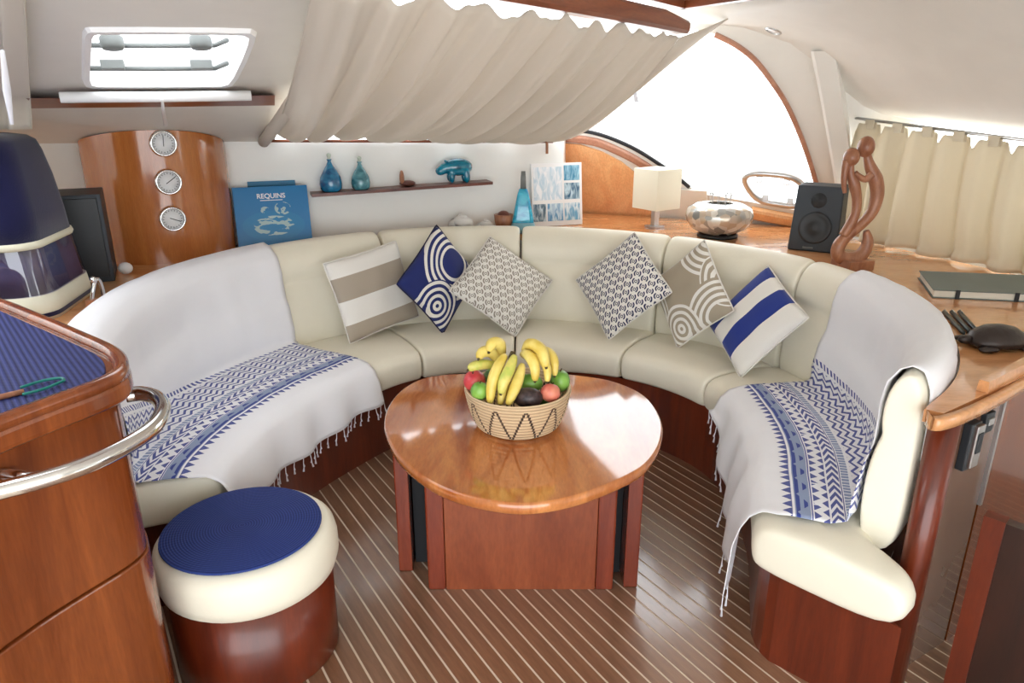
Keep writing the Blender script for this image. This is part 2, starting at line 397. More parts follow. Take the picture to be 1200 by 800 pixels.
# ---- side wall: headliner bulge, rod, window behind the curtain
def R_pt(s, z, off=0):     # s = Y along the wall
    return Vector((2.0+(3.8-s)*0.43, s, z))-R_N*off
rings = []
for i in range(25):
    s = 4.45-3.4*i/24
    zr = 1.50-(4.13-s)*0.075
    prof = [(-0.12, zr+0.03), (-0.02, zr+0.05), (0.06, zr+0.085), (0.17, zr+0.17), (0.29, zr+0.28), (0.43, zr+0.38), (0.62, zr+0.45), (0.85, 1.99), (1.3, 2.0)]
    rings.append([R_pt(s, z, o) for o, z in prof])
hl = loft('ceiling_side', rings, 'vinyl', None, False, False, False)
m_ = hl.modifiers.new('s', 'SOLIDIFY'); m_.thickness = 0.03; m_.offset = 1
tag(hl, 'curved vinyl headliner above the side curtain', 'ceiling', kind='structure')
wr = slab('window_2', [R_pt(4.4, 0.9, -0.06), R_pt(1.0, 0.9, -0.06), R_pt(1.0, 1.46, -0.06), R_pt(4.4, 1.6, -0.06)], R_N, 0.008, 'glass')
tag(wr, 'long side window behind the gathered side curtain', 'window', kind='structure')
wrl = slab('wall_right', [R_pt(4.5, 0, -0.02), R_pt(-0.9, 0, -0.02), R_pt(-0.9, 2.0, -0.02), R_pt(1.0, 2.0, -0.02), R_pt(1.0, 0.93, -0.02), R_pt(4.5, 0.93, -0.02)], R_N, 0.05, 'wall')
tag(wrl, 'low white cabin side wall under the side window', 'wall', kind='structure')
# corner pillar
pill = []
for (ul, ur, v, k) in [(950, 979, 60, 0), (955, 983, 85, 0), (962, 988, 120, 0), (969, 994, 160, 0), (976, 1000, 200, 0), (984, 1008, 262, 0)]:
    a = atB(ul, v, 0.10); b = atB(ur, v, 0.10); side = Vector((0.10, 0.16, 0))
    pill.append([atB(ul, v, -0.02), a, a*0.92+b*0.08+Vector((0, -0.012, 0)), a*0.08+b*0.92+Vector((0, -0.012, 0)), b, b+side])
pil = loft('trim_1', pill, 'vinyl', None, True, False, True, False)
tag(pil, 'boxed vinyl corner pillar between the arched window and the side curtain', 'pillar', kind='structure')

# ---- timber beams under the ceiling
bm1 = thing('ceiling_beam', 'long teak beam that carries the top of the front curtain', 'beam', (bL+bR)/2, kind='structure')
d_ = (bR-bL); L_ = d_.length; d_.normalize(); s_ = Vector((-d_.y, d_.x, 0))
pr_ = []
for i in range(13):
    t = i/12; c = bL+d_*L_*t+Vector((0, 0, 0.012*math.sin(PI*t))); h_ = 0.035 if t < 0.98 else 0.024
    pr_.append([c+s_*a+Vector((0, 0, b)) for a, b in ((-0.022, 0.0), (-0.03, 0.012), (-0.03, h_*2-0.01), (-0.022, h_*2), (0.03, h_*2), (0.03, 0.0))])
loft('beam_timber', pr_, 'trimwood', bm1, True, False, True, False, None, True)
b2a = at(690, -16, 1.97); b2b = at(800, 11, 1.97); b2c = at(905, -4, 1.97)
for a, b, lab in ((b2a, b2b, 'short dark ceiling trim running on from the curtain beam'), (b2b, b2c, 'short dark ceiling trim turning towards the side window')):
    d = (b-a).normalized(); s = Vector((-d.y, d.x, 0))*0.02
    o = loft('ceiling_trim', [[p-s, p+s, p+s+Vector((0, 0, 0.03)), p-s+Vector((0, 0, 0.03))] for p in (a, b)], 'trimwood', None, True, False, True, False)
    tag(o, lab, 'trim', kind='structure')
# wood trim below the hatch
tr = loft('trim_2', [[atH(u, 113+v0, 0.0), atH(u, 113+v0, 0.03), atH(u, 125+v0, 0.03), atH(u, 125+v0, 0.0)] for u, v0 in ((-140, 5), (35, 2), (180, 0.5), (322, -1.5))], 'trimwood', None, True, False, True, False)
tag(tr, 'narrow teak trim board under the roof hatch', 'trim', kind='structure')

# ---- roof hatch
hc = sum(hole, Vector())/len(hole)
hat = thing('window_3', 'white framed roof hatch with two latches in the sloping headliner', 'hatch', hc, kind='structure')
big = [hc+(p-hc)*1.09 for p in hole]; inn = [hc+(p-hc)*0.99 for p in hole]
def ringslab(name, o1, o2, n, d0, d1, mat, parent):
    n = Vector(n); k = len(o1)
    rings = [[p+n*d0 for p in o1], [p-n*d1 for p in [a*0.75+b*0.25 for a, b in zip(o1, o2)]], [p-n*d1 for p in o2], [p+n*d0 for p in o2]]
    V = [p for r in rings for p in r]; F = grid_faces(4, k, True, True)
    return mesh(name, V, F, mat, parent, False, None, True)
ringslab('hatch_frame', big, inn, HN, 0.0, 0.012, 'white', hat)
up = [p+HN*0.10 for p in inn]; 
loft('hatch_well', [inn, [hc+HN*0.11+(p-hc)*0.97 for p in hole]], 'white', hat, True, False, False, False, None, True)
slab('hatch_pane', [hc+HN*0.115+(p-hc)*1.05 for p in hole], HN, 0.01, 'glass', hat, True)
hx = (atH(250, 66)-atH(150, 66)).normalized(); hy = HN.cross(hx).normalized()
for u, v in ((131, 45), (235, 45)):
    c = atH(u, v+4, -0.05)
    lt = lathe('latch_knob', [(0.001, -0.02), (0.03, -0.02), (0.034, -0.01), (0.034, 0.012), (0.026, 0.02), (0.001, 0.02)], 'grey_face', hat, 18); lt.location = c-hc
    lt.rotation_mode = 'QUATERNION'; lt.rotation_quaternion = HN.to_track_quat('Z', 'Y')
    bl = box('latch_block', (0.07, 0.03, 0.03), 'grey_face', hat, bevel=0.004); bl.location = atH(u+1, 76, -0.03)-hc
    bl.rotation_mode = 'QUATERNION'; bl.rotation_quaternion = Matrix((hx, hy, HN)).transposed().to_quaternion()
for v, hz in ((53, -0.06), (80, -0.025)):
    tube('hatch_bar', [atH(104, v, hz), atH(180, v+0.5, hz), atH(252, v, hz), atH(266, v-6, hz)], 0.008, 'grey_face', hat, 8, True)
rb = thing('roller_blind', 'white roller blind cassette below the roof hatch', 'blind', atH(180, 113))
tube('blind_tube', [atH(70, 114, 0.045), atH(182, 113.5, 0.045), atH(294, 112, 0.045)], 0.018, 'white', rb, 12, True)
tube('pull_tab', [atH(190, 116, 0.06), atH(191, 128, 0.06), atH(194, 146, 0.05)], [0.004, 0.006, 0.009], 'white', rb, 8, True)

# ================================================================== THE SETTEE (round horseshoe)
SC = Vector((0, 2.55, 0))
FT = [(-130, 1.14), (-115, 1.065), (-100, 0.965), (-85, 0.885), (-60, 0.82), (-30, 0.85), (0, 0.82), (35, 0.90), (65, 0.93), (90, 0.88), (115, 0.90), (125, 0.94), (136, 1.02)]
JT = [(-130, 1.36), (-106, 1.38), (-90, 1.40), (-75, 1.405), (-51, 1.37), (-25, 1.34), (0, 1.31), (22, 1.31), (45, 1.32), (67, 1.35), (85, 1.34), (105, 1.31), (127, 1.265), (136, 1.25)]
RT = [(-130, -0.05), (-90, -0.03), (-70, 0.01), (-50, 0.06), (-30, 0.08), (0, 0.08), (45, 0.05), (80, 0.04), (127, 0.0)]
fr = lambda t: interp(FT, t); jr = lambda t: interp(JT, t); rc = lambda t: interp(RT, t)
def pol(t, r, z):
    a = math.radians(t); return Vector((SC.x+r*math.sin(a), SC.y+r*math.cos(a), z))
SEAT = 0.47
def seat_prof(t):
    f, j = fr(t), jr(t)+0.0
    if t < -110: j = jr(t)+0.10*min(1, (-110-t)/4)
    if t > 128: j = jr(t)+0.16*min(1, (t-128)/4)
    P = [(f+0.012, .315), (f-0.004, .34), (f-0.012, .39), (f-0.004, .435), (f+0.022, .462), (f+0.07, .475), (f+0.2, .482), (j-0.2, .478), (j-0.05, .470), (j+0.03, .455), (j+0.04, .32), (f+0.2, .315)]
    return P
TH = [(-130, 1), (90, 1), (112, 0.8), (127, 0.60)]
def back_prof(t):
    j, k = jr(t), rc(t); th = interp(TH, t)
    P = [(.0, .40), (-.035, .45), (-.05, .55), (-.045, .66), (-.022, .735), (-.004, .765), (-.02, .79), (-.024, .84), (-.012, .895), (.022, .938), (.065, .952), (.105, .938), (.132, .895), (.14, .82), (.14, .62), (.14, .40)]
    return [(j+a*th+k*(z-.44)/.5, z) for a, z in P]
def cushion(name, prof, t0, t1, mat, parent, n=12, shr=0.9):
    ts = [(t0+0.15, shr), (t0+0.45, shr+(1-shr)*0.62), (t0+1.0, shr+(1-shr)*0.9), (t0+2.0, 1)]
    ts += [(t0+2.0+(t1-t0-4.0)*k/n, 1) for k in range(1, n)]
    ts += [(t1-2.0, 1), (t1-1.0, shr+(1-shr)*0.9), (t1-0.45, shr+(1-shr)*0.62), (t1-0.15, shr)]
    rings = []
    for t, s in ts:
        P = prof(t); cr = (min(p[0] for p in P)+max(p[0] for p in P))/2; cz = (min(p[1] for p in P)+max(p[1] for p in P))/2
        w_ = (max(p[0] for p in P)-min(p[0] for p in P)); hz = (max(p[1] for p in P)-min(p[1] for p in P)); q = min(w_, hz)
        ins = (1-s)*q*1.0
        rings.append([pol(t, cr+(r-cr)*(1-2*ins/w_), cz+(z-cz)*(1-2*ins/hz)) for r, z in P])
    o = loft(name, rings, mat, parent, True, False, True, True, None, True)
    m = o.modifiers.new('sub', 'SUBSURF'); m.levels = 1; m.render_levels = 2
    return o
settee = thing('curved_settee', 'horseshoe settee with cream leather cushions on a dark mahogany base', 'sofa', SC)
for a, b in ((-115, -93), (-93, -62), (-62, -30.5), (-30.5, 1), (1, 35.5), (35.5, 65), (65, 98)):
    cushion('seat_cushion', seat_prof, a, b, 'leather', settee)
def seat_prof_end(t):
    return seat_prof(t)
cushion('seat_cushion', seat_prof_end, 98, 136.5, 'leather', settee, 16, 0.8)
for a, b in ((-113, -93), (-93, -61), (-61, -29), (-29, 2), (2, 35), (35, 66), (66, 97), (97, 127)):
    cushion('back_cushion', back_prof, a, b, 'leather', settee)
def base_ring(t, i=0.0): f = fr(t)+0.03+i; return [pol(t, f, 0), pol(t, f, .318), pol(t, max(f+0.33, jr(t)+0.06), .318), pol(t, max(f+0.33, jr(t)+0.06), 0)]
for a, b in ((-113.5, -62), (-62, 1), (1, 65), (65, 128)):
    loft('base_panel', [base_ring(a+(b-a)*k/14) for k in range(15)], 'mahog_dark', settee, True, False, True, False, None, True)
loft('base_panel', [base_ring(t, i) for t, i in ((128, 0), (130, 0.0), (131.5, 0.01), (133.4, 0.03), (134.2, 0.06))], 'mahog_dark', settee, True, False, True, False, None, True)
# plinth carrying the backrests, hidden behind the seats
loft('back_frame', [[pol(t, jr(t)+a, z) for a, z in ((-0.06, 0.0), (-0.06, .31), (0.13, .31), (0.13, 0))] for t in range(-112, 127, 6)], 'mahog_dark', settee, True, False, True, False, None, True)

# ---- printed cotton throws
BLUE = srgb(38, 58, 146); GREYB = srgb(120, 140, 182); WHT = srgb(248, 248, 252)
def throw_col(nt, u, v):
    # v = metres from the seat edge towards the back; u = metres across
    x = u*1.0; q = v
    tb = q.band(0.055, 0.085)*((tri(x*28.0)*0.030).gt(0.085-q))                 # border of triangles
    gb = q.band(0.093, 0.140)                                                     # grey-blue band
    gbt = gb*((tri(x*11.0)*0.040).gt((q-0.10)))*((q*260.0).sin().gt(0.0))
    st = q.band(0.150, 0.172)*((tri(x*24.0)*0.026).gt(q-0.146))*((x*9.0).fract().gt(0.06))
    st2 = q.band(0.176, 0.194)*((tri(x*24.0+0.5)*0.022).gt(0.197-q))
    ar = q.band(0.200, 0.236)*(((x*26.0+tri(q*55.0/2.0)*0.9).fract()).gt(0.45))
    g2 = q.band(0.244, 0.266)*((x*60.0).fract().gt(0.25))
    zz = q.band(0.276, 0.445)*(((q*36.0+tri(x*17.0)*0.75).fract()).gt(0.60))
    zz2 = q.band(0.455, 0.475)*((x*40.0+q*30.0).fract().gt(0.5))
    ln = q.band(0.142, 0.146)+q.band(0.238, 0.241)
    blue = tb.mx(gbt).mx(st).mx(st2).mx(ar).mx(zz).mx(zz2).mx(ln)
    grey = gb.mx(g2)
    c1 = mixc(nt, grey*0.85, WHT, GREYB)
    return mixc(nt, blue*0.92, c1, BLUE)
M['throw'] = cloth_mat('printed_cotton_throw', throw_col, 0.9, 300, 0.08, 0.2)
def throw_path(t, zhang, zback):
    f, j, k = fr(t), jr(t), rc(t)
    th = interp(TH, t)
    B = [(a*th+(1-th)*0.003*(1 if a > 0 else -1)+j+k*(z-.44)/.5, z) for a, z in [(.152, zback), (.152, zback+0.06), (.152, .82), (.144, .905), (.113, .953), (.066, .966), (.016, .95), (-.024, .905), (-.036, .84), (-.034, .79), (-.036, .72), (-.056, .66), (-.064, .56), (-.056, .505)]]
    ja, fa = j-0.075, f+0.07; mix_ = lambda k: ja+(fa-ja)*k
    Sx = [(ja, .490), (mix_(.12), .492), (mix_(.4), .494), (mix_(.65), .496), (mix_(.85), .496), (fa, .493), (f+0.018, .483), (f-0.018, .455), (f-0.034, .40)]
    n = 5
    Hh = [(f-0.035-0.003*i, .40-(.40-zhang)*i/n) for i in range(1, n+1)]
    return [Vector((r, z)) for r, z in B+Sx+Hh], len(B)+6
def densify(P, n):
    L = [0]
    for a, b in zip(P, P[1:]): L.append(L[-1]+(b-a).length)
    out = []; k = 0
    for i in range(n):
        s = L[-1]*i/(n-1)
        while k < len(L)-2 and L[k+1] < s: k += 1
        out.append((P[k].lerp(P[k+1], (s-L[k])/max(1e-9, L[k+1]-L[k])), s))
    return out, L
def lens(P):
    L = [0]
    for a, b in zip(P, P[1:]): L.append(L[-1]+(b-a).length)
    return L
def point_at(P, L, s):
    k = 0
    while k < len(L)-2 and L[k+1] < s: k += 1
    return P[k].lerp(P[k+1], (s-L[k])/max(1e-9, L[k+1]-L[k]))
def make_throw(t0, t1, hang, label, backz=0.7, nt_=60, seed=1, skew=None):
    root = thing('cotton_throw', label, 'throw', pol((t0+t1)/2, 1.1, SEAT), group='printed throws on the settee')
    rnd = random.Random(seed); V = []; UV = []; ns = 90; hems = []
    ph = [rnd.uniform(0, 6.28) for _ in range(8)]
    for i in range(nt_+1):
        w_ = i/nt_; t = t0+(t1-t0)*w_
        P, kf = throw_path(t, hang(w_), backz+0.01*math.sin(9*w_))
        D, L = densify(P, ns); sf = L[kf]
        for jx, (q0, s) in enumerate(D):
            tt = t + (skew(w_, (s-sf)) if skew else 0)
            P2, kf2 = throw_path(tt, hang(w_), backz+0.01*math.sin(9*w_)); L2 = lens(P2); sf2 = L2[kf2]
            s2 = sf2*(s/sf) if s <= sf else sf2+(s-sf)/(L[-1]-sf)*(L2[-1]-sf2)
            q = point_at(P2, L2, s2)
            wr_ = 0.0028*math.sin(17*w_+4*s+ph[0]+math.sin(9*w_))+0.0018*math.sin(47*w_-7*s+ph[1])*math.sin(5*s+6*w_)
            rr, z = q.x, q.y
            if s > sf+0.03:   # hanging part: gentle folds
                g = min(1, (s-sf-0.03)/0.15); rr -= g*0.014*(1+math.sin(26*w_+ph[2]))
                wr_ = 0
            elif s > sf-0.42: z += abs(wr_)*0.8
            else: rr -= abs(wr_)*1.3
            V.append(pol(tt, rr, z)); UV.append((math.radians(t)*1.15, sf2-s2 if s <= sf else sf-s))
        hems.append(V[-1].copy())
    o = mesh('cloth', V, grid_faces(nt_+1, ns), 'throw', root, True, UV, True)
    m = o.modifiers.new('s', 'SOLIDIFY'); m.thickness = 0.003; m.offset = 0
    return root, hems
def tassels(root, hems, count, seed, lo=0.05, hi=0.075):
    rnd = random.Random(seed); meshes = []
    for k in range(3):
        Lk = rnd.uniform(lo, hi)
        pts = [(0, 0, 0), (0.002*math.sin(k), 0.001, -Lk*0.4), (0.003*math.cos(k*2), 0.002, -Lk*0.62), (0.002, 0.0, -Lk*0.7), (0.001, 0, -Lk)]
        meshes.append(tube_rings(pts, [0.0018, 0.0018, 0.0042, 0.0022, 0.0045], 6))
    me_ = []
    for i in range(count):
        k = i*(len(hems)-1)/(count-1); a = hems[int(k)].lerp(hems[min(len(hems)-1, int(k)+1)], k-int(k))
        if len(me_) < 3:
            o = loft('tassel', meshes[len(me_)], 'white_cloth', root); me_.append(o.data)
        else: o = link('tassel', rnd.choice(me_), None, root)
        o.location = a-Vector(root.location); o.rotation_euler = (rnd.uniform(-.15, .15), rnd.uniform(-.15, .15), rnd.uniform(0, 6))
r1, h1 = make_throw(-112, -53, lambda w_: 0.27+0.03*w_+0.012*math.sin(9*w_), 'white throw with blue zigzag print spread over the settee beside the bar', seed=3,
                    skew=lambda w_, d: 3.0*w_*max(0, min(1, (d+0.3)/0.4)) + (1-w_)*-5*max(0, min(1, (d+0.45)/0.4)))
tassels(r1, h1, 27, 4)
def hangR(w_): return interp([(0, .40), (.12, .36), (.3, .25), (.5, .19), (.75, .16), (1, .13)], w_)
r2, h2 = make_throw(77, 125.6, hangR, 'white throw with blue zigzag print draped over the settee arm by the cabinet post', seed=8,
                    skew=lambda w_, d: (w_*9-1.2)*max(0, min(1, (d+0.45)/0.40)))
tassels(r2, h2[:20], 7, 5); tassels(r2, h2[30:], 8, 6, 0.06, 0.085)

# ---- scatter cushions
def pillow_mesh(w_, h_, T):
    n = 22; V = []; UV = []; 
    for side in (1, -1):
        for i in range(n+1):
            for j in range(n+1):
                x = -1+2*i/n; y = -1+2*j/n
                th = T*(max(0, (1-x*x))*max(0, (1-y*y)))**0.42
                px = x*(1-0.06*(1-y*y)*abs(x)**2); py = y*(1-0.06*(1-x*x)*abs(y)**2)
                cr = (abs(x)*abs(y))**6*0.03
                wob = 0.006*math.sin(7*x+3*y)*math.sin(5*y-2*x)*(1-x*x)*(1-y*y)
                V.append((px*(1-cr)*w_, py*(1-cr)*h_, side*(th+wob))); UV.append((x, y))
    m = (n+1)**2; F = grid_faces(n+1, n+1)
    F = F+[tuple(k+m for k in reversed(f)) for f in F]
    return V, F, UV, n, m
def pillow(label, c, yaw, tilt, roll, w_, h_, mat, seam, dz=0.0):
    root = thing('scatter_cushion', label, 'cushion', (c[0], c[1], c[2]+dz), group='scatter cushions along the settee back')
    n_ = Vector((math.sin(yaw)*math.cos(tilt), -math.cos(yaw)*math.cos(tilt), math.sin(tilt)))
    r = Vector((math.cos(yaw), math.sin(yaw), 0)); u = n_.cross(r)
    if u.z < 0: u = -u
    a = r*math.cos(roll)+u*math.sin(roll); b = -r*math.sin(roll)+u*math.cos(roll)
    mt = Matrix((a, b, a.cross(b))).transposed()
    root.rotation_mode = 'QUATERNION'; root.rotation_quaternion = mt.to_quaternion()
    V, F, UV, n, m = pillow_mesh(w_*1.03, h_*1.03, 0.055)
    o = mesh('cover', V, F, mat, root, True, UV)
    bm = bmesh.new(); bm.from_mesh(o.data); bmesh.ops.remove_doubles(bm, verts=bm.verts, dist=1e-4); bmesh.ops.recalc_face_normals(bm, faces=bm.faces); bm.to_mesh(o.data); bm.free()
    o.data.polygons.foreach_set('use_smooth', [True]*len(o.data.polygons))
    idx = [i*(n+1) for i in range(n+1)]+[n*(n+1)+j for j in range(1, n+1)]+[i*(n+1)+n for i in range(n-1, -1, -1)]+[j for j in range(n-1, 0, -1)]
    tube('seam', [V[k] for k in idx], 0.0035, seam, root, 6, False, True)
    return root
BEI = srgb(176, 164, 148); OFF = srgb(238, 235, 228); NAV = srgb(40, 50, 108); NAVD = srgb(44, 50, 84); NBL = srgb(44, 62, 140); TAU = srgb(172, 160, 140)
M['seam_white'] = plain('seam_offwhite', srgb(232, 228, 220), 0.9)
def stripes(edges, ca, cb, axis):
    def g(nt, u, v):
        q = u if axis == 0 else v; msk = None
        for a, b in edges:
            k = q.band(a, b); msk = k if msk is None else msk+k
        return mixc(nt, msk, ca, cb)
    return g
M['pil_beige'] = cloth_mat('cushion_beige_stripe', stripes([(-1.1, -0.56), (0.0, 0.56)], OFF, BEI, 1), 0.9, 240)
M['pil_navy_stripe'] = cloth_mat('cushion_navy_stripe', stripes([(-0.93, -0.52), (-0.06, 0.44)], OFF, NBL, 0), 0.9, 240)
def waves(ca, cb, rot, discs):
    """solid ground ca with sets of concentric pale rings cb; discs = (x, y, r_in, r_out, pitch)"""
    def g(nt, u, v):
        c, s = math.cos(rot), math.sin(rot)
        x = u*c-v*s; y = u*s+v*c
        used = None; res = None
        for cx, cy, r0, r1, p in discs:
            d = dist(x, y, cx, cy); reg = d.band(r0, r1); rg = (((d-r0)/p).fract()).lt(0.5)*reg
            rd = d.lt(r1)
            if used is None: used, res = rd, rg
            else:
                fre = (used*-1.0)+1.0; res = res.mx(rg*fre); used = used.mx(reg)
        return mixc(nt, res, ca, cb)
    return g
def lattice(ca, cb, nn, rot):
    def g(nt, u, v):
        c, s = math.cos(rot), math.sin(rot)
        x = (u*c-v*s)*nn; y = (u*s+v*c)*nn
        fx = x.fract()-0.5; fy = (y+x.floor()*0.5).fract()-0.5
        d = (fx*fx+fy*fy).sqrt()
        br = d.band(0.30, 0.47)*(fy.abs()*0.75).lt(fx.abs()+0.02)
        ct = d.band(0.10, 0.20)
        return mixc(nt, br.mx(ct), cb, ca)
    return g
R2 = -0.950; R5 = -0.827
M['pil_wave_navy'] = cloth_mat('cushion_navy_waves', waves(NAV, OFF, R2, [(-0.42, -0.62, 0.05, 0.66, 0.165), (0.38, 0.30, 0.40, 1.02, 0.165)]), 0.9, 240)
M['pil_wave_taupe'] = cloth_mat('cushion_taupe_waves', waves(TAU, OFF, R5, [(0.12, -0.85, 0.05, 0.62, 0.165), (-1.15, -0.85, 0.1, 0.80, 0.165), (1.35, -0.35, 0.50, 1.15, 0.165), (1.10, 0.78, 0.25, 0.78, 0.165), (0.25, 1.70, 0.4, 1.15, 0.165)]), 0.9, 240)
M['pil_ring_beige'] = cloth_mat('cushion_beige_rings', lattice(srgb(150, 142, 130), OFF, 5.2, -0.661), 0.9, 240)
M['pil_ring_navy'] = cloth_mat('cushion_navy_rings', lattice(NAVD, OFF, 5.0, -0.809), 0.9, 240)
pillow('beige and white wide-striped cushion leaning on the settee', (-0.699, 3.544, 0.693), 0.754, 0.277, 0.120, 0.217, 0.204, 'pil_beige', 'seam_white', 0.006)
pillow('navy cushion with white curling wave bands', (-0.373, 3.639, 0.739), 0.857, 0.293, -0.950, 0.185, 0.211, 'pil_wave_navy', 'navy', -0.002)
pillow('off-white cushion with small beige ring lattice', (-0.051, 3.681, 0.695), 0.431, 0.718, -0.818, 0.204, 0.211, 'pil_ring_beige', 'seam_white', -0.002)
pillow('off-white cushion with small navy ring lattice', (0.552, 3.540, 0.729), -0.716, 0.444, -0.729, 0.197, 0.198, 'pil_ring_navy', 'seam_white', -0.002)
pillow('taupe cushion with off-white curling wave bands', (0.850, 3.332, 0.730), -1.013, 0.177, -0.827, 0.187, 0.189, 'pil_wave_taupe', 'seam_white', 0.006)
pillow('white cushion with two broad navy stripes', (1.075, 3.069, 0.685), -1.154, 0.541, -0.432, 0.191, 0.190, 'pil_navy_stripe', 'seam_white', 0.006)

# ================================================================== TABLE
TZ = 0.52
tpx = [(450, 497), (456, 473), (474, 453), (502, 441), (545, 437), (600, 436), (650, 437), (685, 440), (722, 447), (756, 463), (775, 490), (775, 516), (761, 540), (736, 557), (688, 577), (642, 588), (600, 590), (552, 582), (512, 568), (481, 547), (461, 525)]
tp = cat([at(u, v, TZ) for u, v in tpx], 5, True)
table = thing('saloon_table', 'rounded varnished table on a panelled mahogany pedestal', 'table', (0.03, 2.35, 0))
bm = bmesh.new()
tc = sum(tp, Vector())/len(tp)
prs = [(1.0-0.012, -0.040), (1.0-0.002, -0.034), (1.002, -0.018), (0.998, -0.006), (0.985, -0.0)]
rings = [[tc+(p-tc)*s+Vector((0, 0, z)) for p in tp] for s, z in prs]
o = loft('table_top', rings, 'tabletop', table, True, False, True, False, None, True)
for p_ in o.data.polygons: p_.use_smooth = len(p_.vertices) == 4
PZ = 0.485
box('core', (0.60, 0.42, PZ-0.01), 'black', table, (0.03, 2.36, (PZ-0.01)/2), bevel=0.002, world=True)
box('front_panel', (0.52, 0.02, PZ), 'pedestal', table, (0.03, 2.132, PZ/2), bevel=0.002, world=True)
for x in (-0.262, 0.322): box('corner_post', (0.062, 0.045, PZ), 'pedestal_post', table, (x, 2.142, PZ/2), bevel=0.008, world=True)
for x, y in ((-0.385, 2.42), (0.415, 2.33)): box('leaf_support', (0.05, 0.40, PZ-0.005), 'pedestal_post', table, (x, y, PZ/2), bevel=0.006, world=True)
box('back_panel', (0.52, 0.02, PZ), 'pedestal', table, (0.03, 2.575, PZ/2), bevel=0.002, world=True)
for x in (-0.355, 0.375): box('gap_shade_fill', (0.055, 0.36, PZ-0.01), 'gasket', table, (-0.329 if x < 0 else 0.361, 2.46 if x < 0 else 2.40, (PZ-0.01)/2), bevel=0, world=True)  # black blocks added to stand in for shade in the open gaps

# ---- fruit basket
bc = at(607, 517, TZ); bc = Vector((bc.x, bc.y+0.13, TZ))
def basket_mat():
    m, nt, b = new_mat('coiled_basket'); v = coords(nt); sx = nt.nodes.new('ShaderNodeSeparateXYZ'); nt.links.new(v, sx.inputs[0])
    x, y, z = (S(nt, sx.outputs[i]) for i in range(3))
    ang = y.atan2(x)*(11.0/(2*PI)); q = (z.floor() if False else z)/0.150
    up_ = (tri(ang)*-1.0)+1.0                               # 0..1 zigzag around
    st = ((q*12.3).floor()/12.3)
    dk = ((up_-(st*1.12+0.03)).abs()).lt(0.085)*q.band(0.04, 0.86)
    gap_shade = ((q*12.3).fract()-0.5).abs().gt(0.36)  # shade between coils painted into the colour so the ripple shows
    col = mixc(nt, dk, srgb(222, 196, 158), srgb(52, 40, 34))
    col = mixc(nt, gap_shade*0.45, col, srgb(120, 84, 56))
    weave = (y.atan2(x)*60.0).fract().gt(0.82)
    col = mixc(nt, weave*0.25, col, srgb(150, 110, 80))
    nt.links.new(col, b.inputs['Base Color']); b.inputs['Roughness'].default_value = 0.8
    return m
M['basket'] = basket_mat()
basket = thing('fruit_basket', 'round coiled basket with dark zigzag pattern on the table', 'basket', bc)
prof = [(0.001, 0.002), (0.12, 0.002)]
for k in range(12):
    r0 = 0.128+0.056*(k/11)**0.45; z0 = 0.009+0.0122*k
    for a in (-75, -40, 0, 40, 75): prof.append((r0+0.0085*math.cos(math.radians(a))-0.004, z0+0.0060*math.sin(math.radians(a))))
prof += [(0.187, 0.150), (0.181, 0.152)]
for k in range(11, -1, -1):
    r0 = 0.128+0.056*(k/11)**0.45-0.010; prof.append((r0, 0.009+0.0122*k+0.004))
prof += [(0.112, 0.016), (0.001, 0.014)]
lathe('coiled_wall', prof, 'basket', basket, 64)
def fruit_mat(name, c1, c2, s=14, rough=0.35, streak=(1, 1, 1)):
    m, nt, b = new_mat(name); v = coords(nt)
    nt.links.new(ramp(nt, noise(nt, v, streak, s, 4), [(0.35, c1), (0.65, c2)]), b.inputs['Base Color']); b.inputs['Roughness'].default_value = rough
    b.inputs['Coat Weight'].default_value = 0.15; return m
M['apple_red'] = fruit_mat('red_apple_skin', srgb(196, 40, 62), srgb(222, 96, 90), 20)
M['apple_pink'] = fruit_mat('pink_apple_skin', srgb(200, 52, 72), srgb(226, 140, 112), 14)
M['green_skin'] = fruit_mat('green_mango_skin', srgb(86, 148, 46), srgb(140, 190, 84), 12)
M['green_dark'] = fruit_mat('dark_green_avocado_skin', srgb(48, 88, 34), srgb(92, 140, 56), 30, 0.45)
M['avocado'] = fruit_mat('ripe_avocado_skin', srgb(36, 24, 28), srgb(70, 54, 54), 60, 0.5)
M['banana'] = fruit_mat('banana_peel', srgb(226, 196, 84), srgb(246, 226, 132), 16, 0.4)
M['banana_green'] = fruit_mat('banana_greenish_peel', srgb(190, 202, 90), srgb(240, 222, 124), 22, 0.4)
M['stem'] = plain('fruit_stem', srgb(78, 66, 40), 0.8)
def fb(u, v, fwd=0.0):   # point above the basket seen at photo position (u, v), fwd metres towards the viewer from the basket centre
    return aty(u, v, bc.y-fwd)
def round_fruit(name, label, catg, u, v, fwd, r, mat, stem=True, rot=(0, 0, 0)):
    p = fb(u, v, fwd); root = thing(name, label, catg, p, group='fruit in the basket'); root.rotation_euler = rot
    ellipsoid('skin', r, mat, root, dent=0.16 if stem else 0)
    if stem: tube('stalk', [(0, 0, r[2]*0.7), (0.003, 0, r[2]*1.0), (0.006, 0.002, r[2]*1.12)], 0.0022, 'stem', root, 6)
    return root
round_fruit('apple', 'deep red apple at the rim beside the single lying banana', 'apple', 556, 446, 0.018, (.039, .039, .038), 'apple_red', True, (.3, -.2, 0))
round_fruit('apple', 'pink and yellow apple beside the dark avocado', 'apple', 645, 460, 0.088, (.034, .034, .033), 'apple_pink', True, (-.5, .2, 0))
round_fruit('mango', 'small green mango in front of the red apple', 'mango', 562, 458, 0.088, (.031, .030, .033), 'green_skin')
round_fruit('mango', 'large green mango behind the pink apple', 'mango', 656, 446, -0.012, (.036, .040, .041), 'green_skin')
round_fruit('avocado', 'ripe dark purple avocado at the basket front', 'avocado', 619, 466, 0.103, (.050, .036, .036), 'avocado', False)
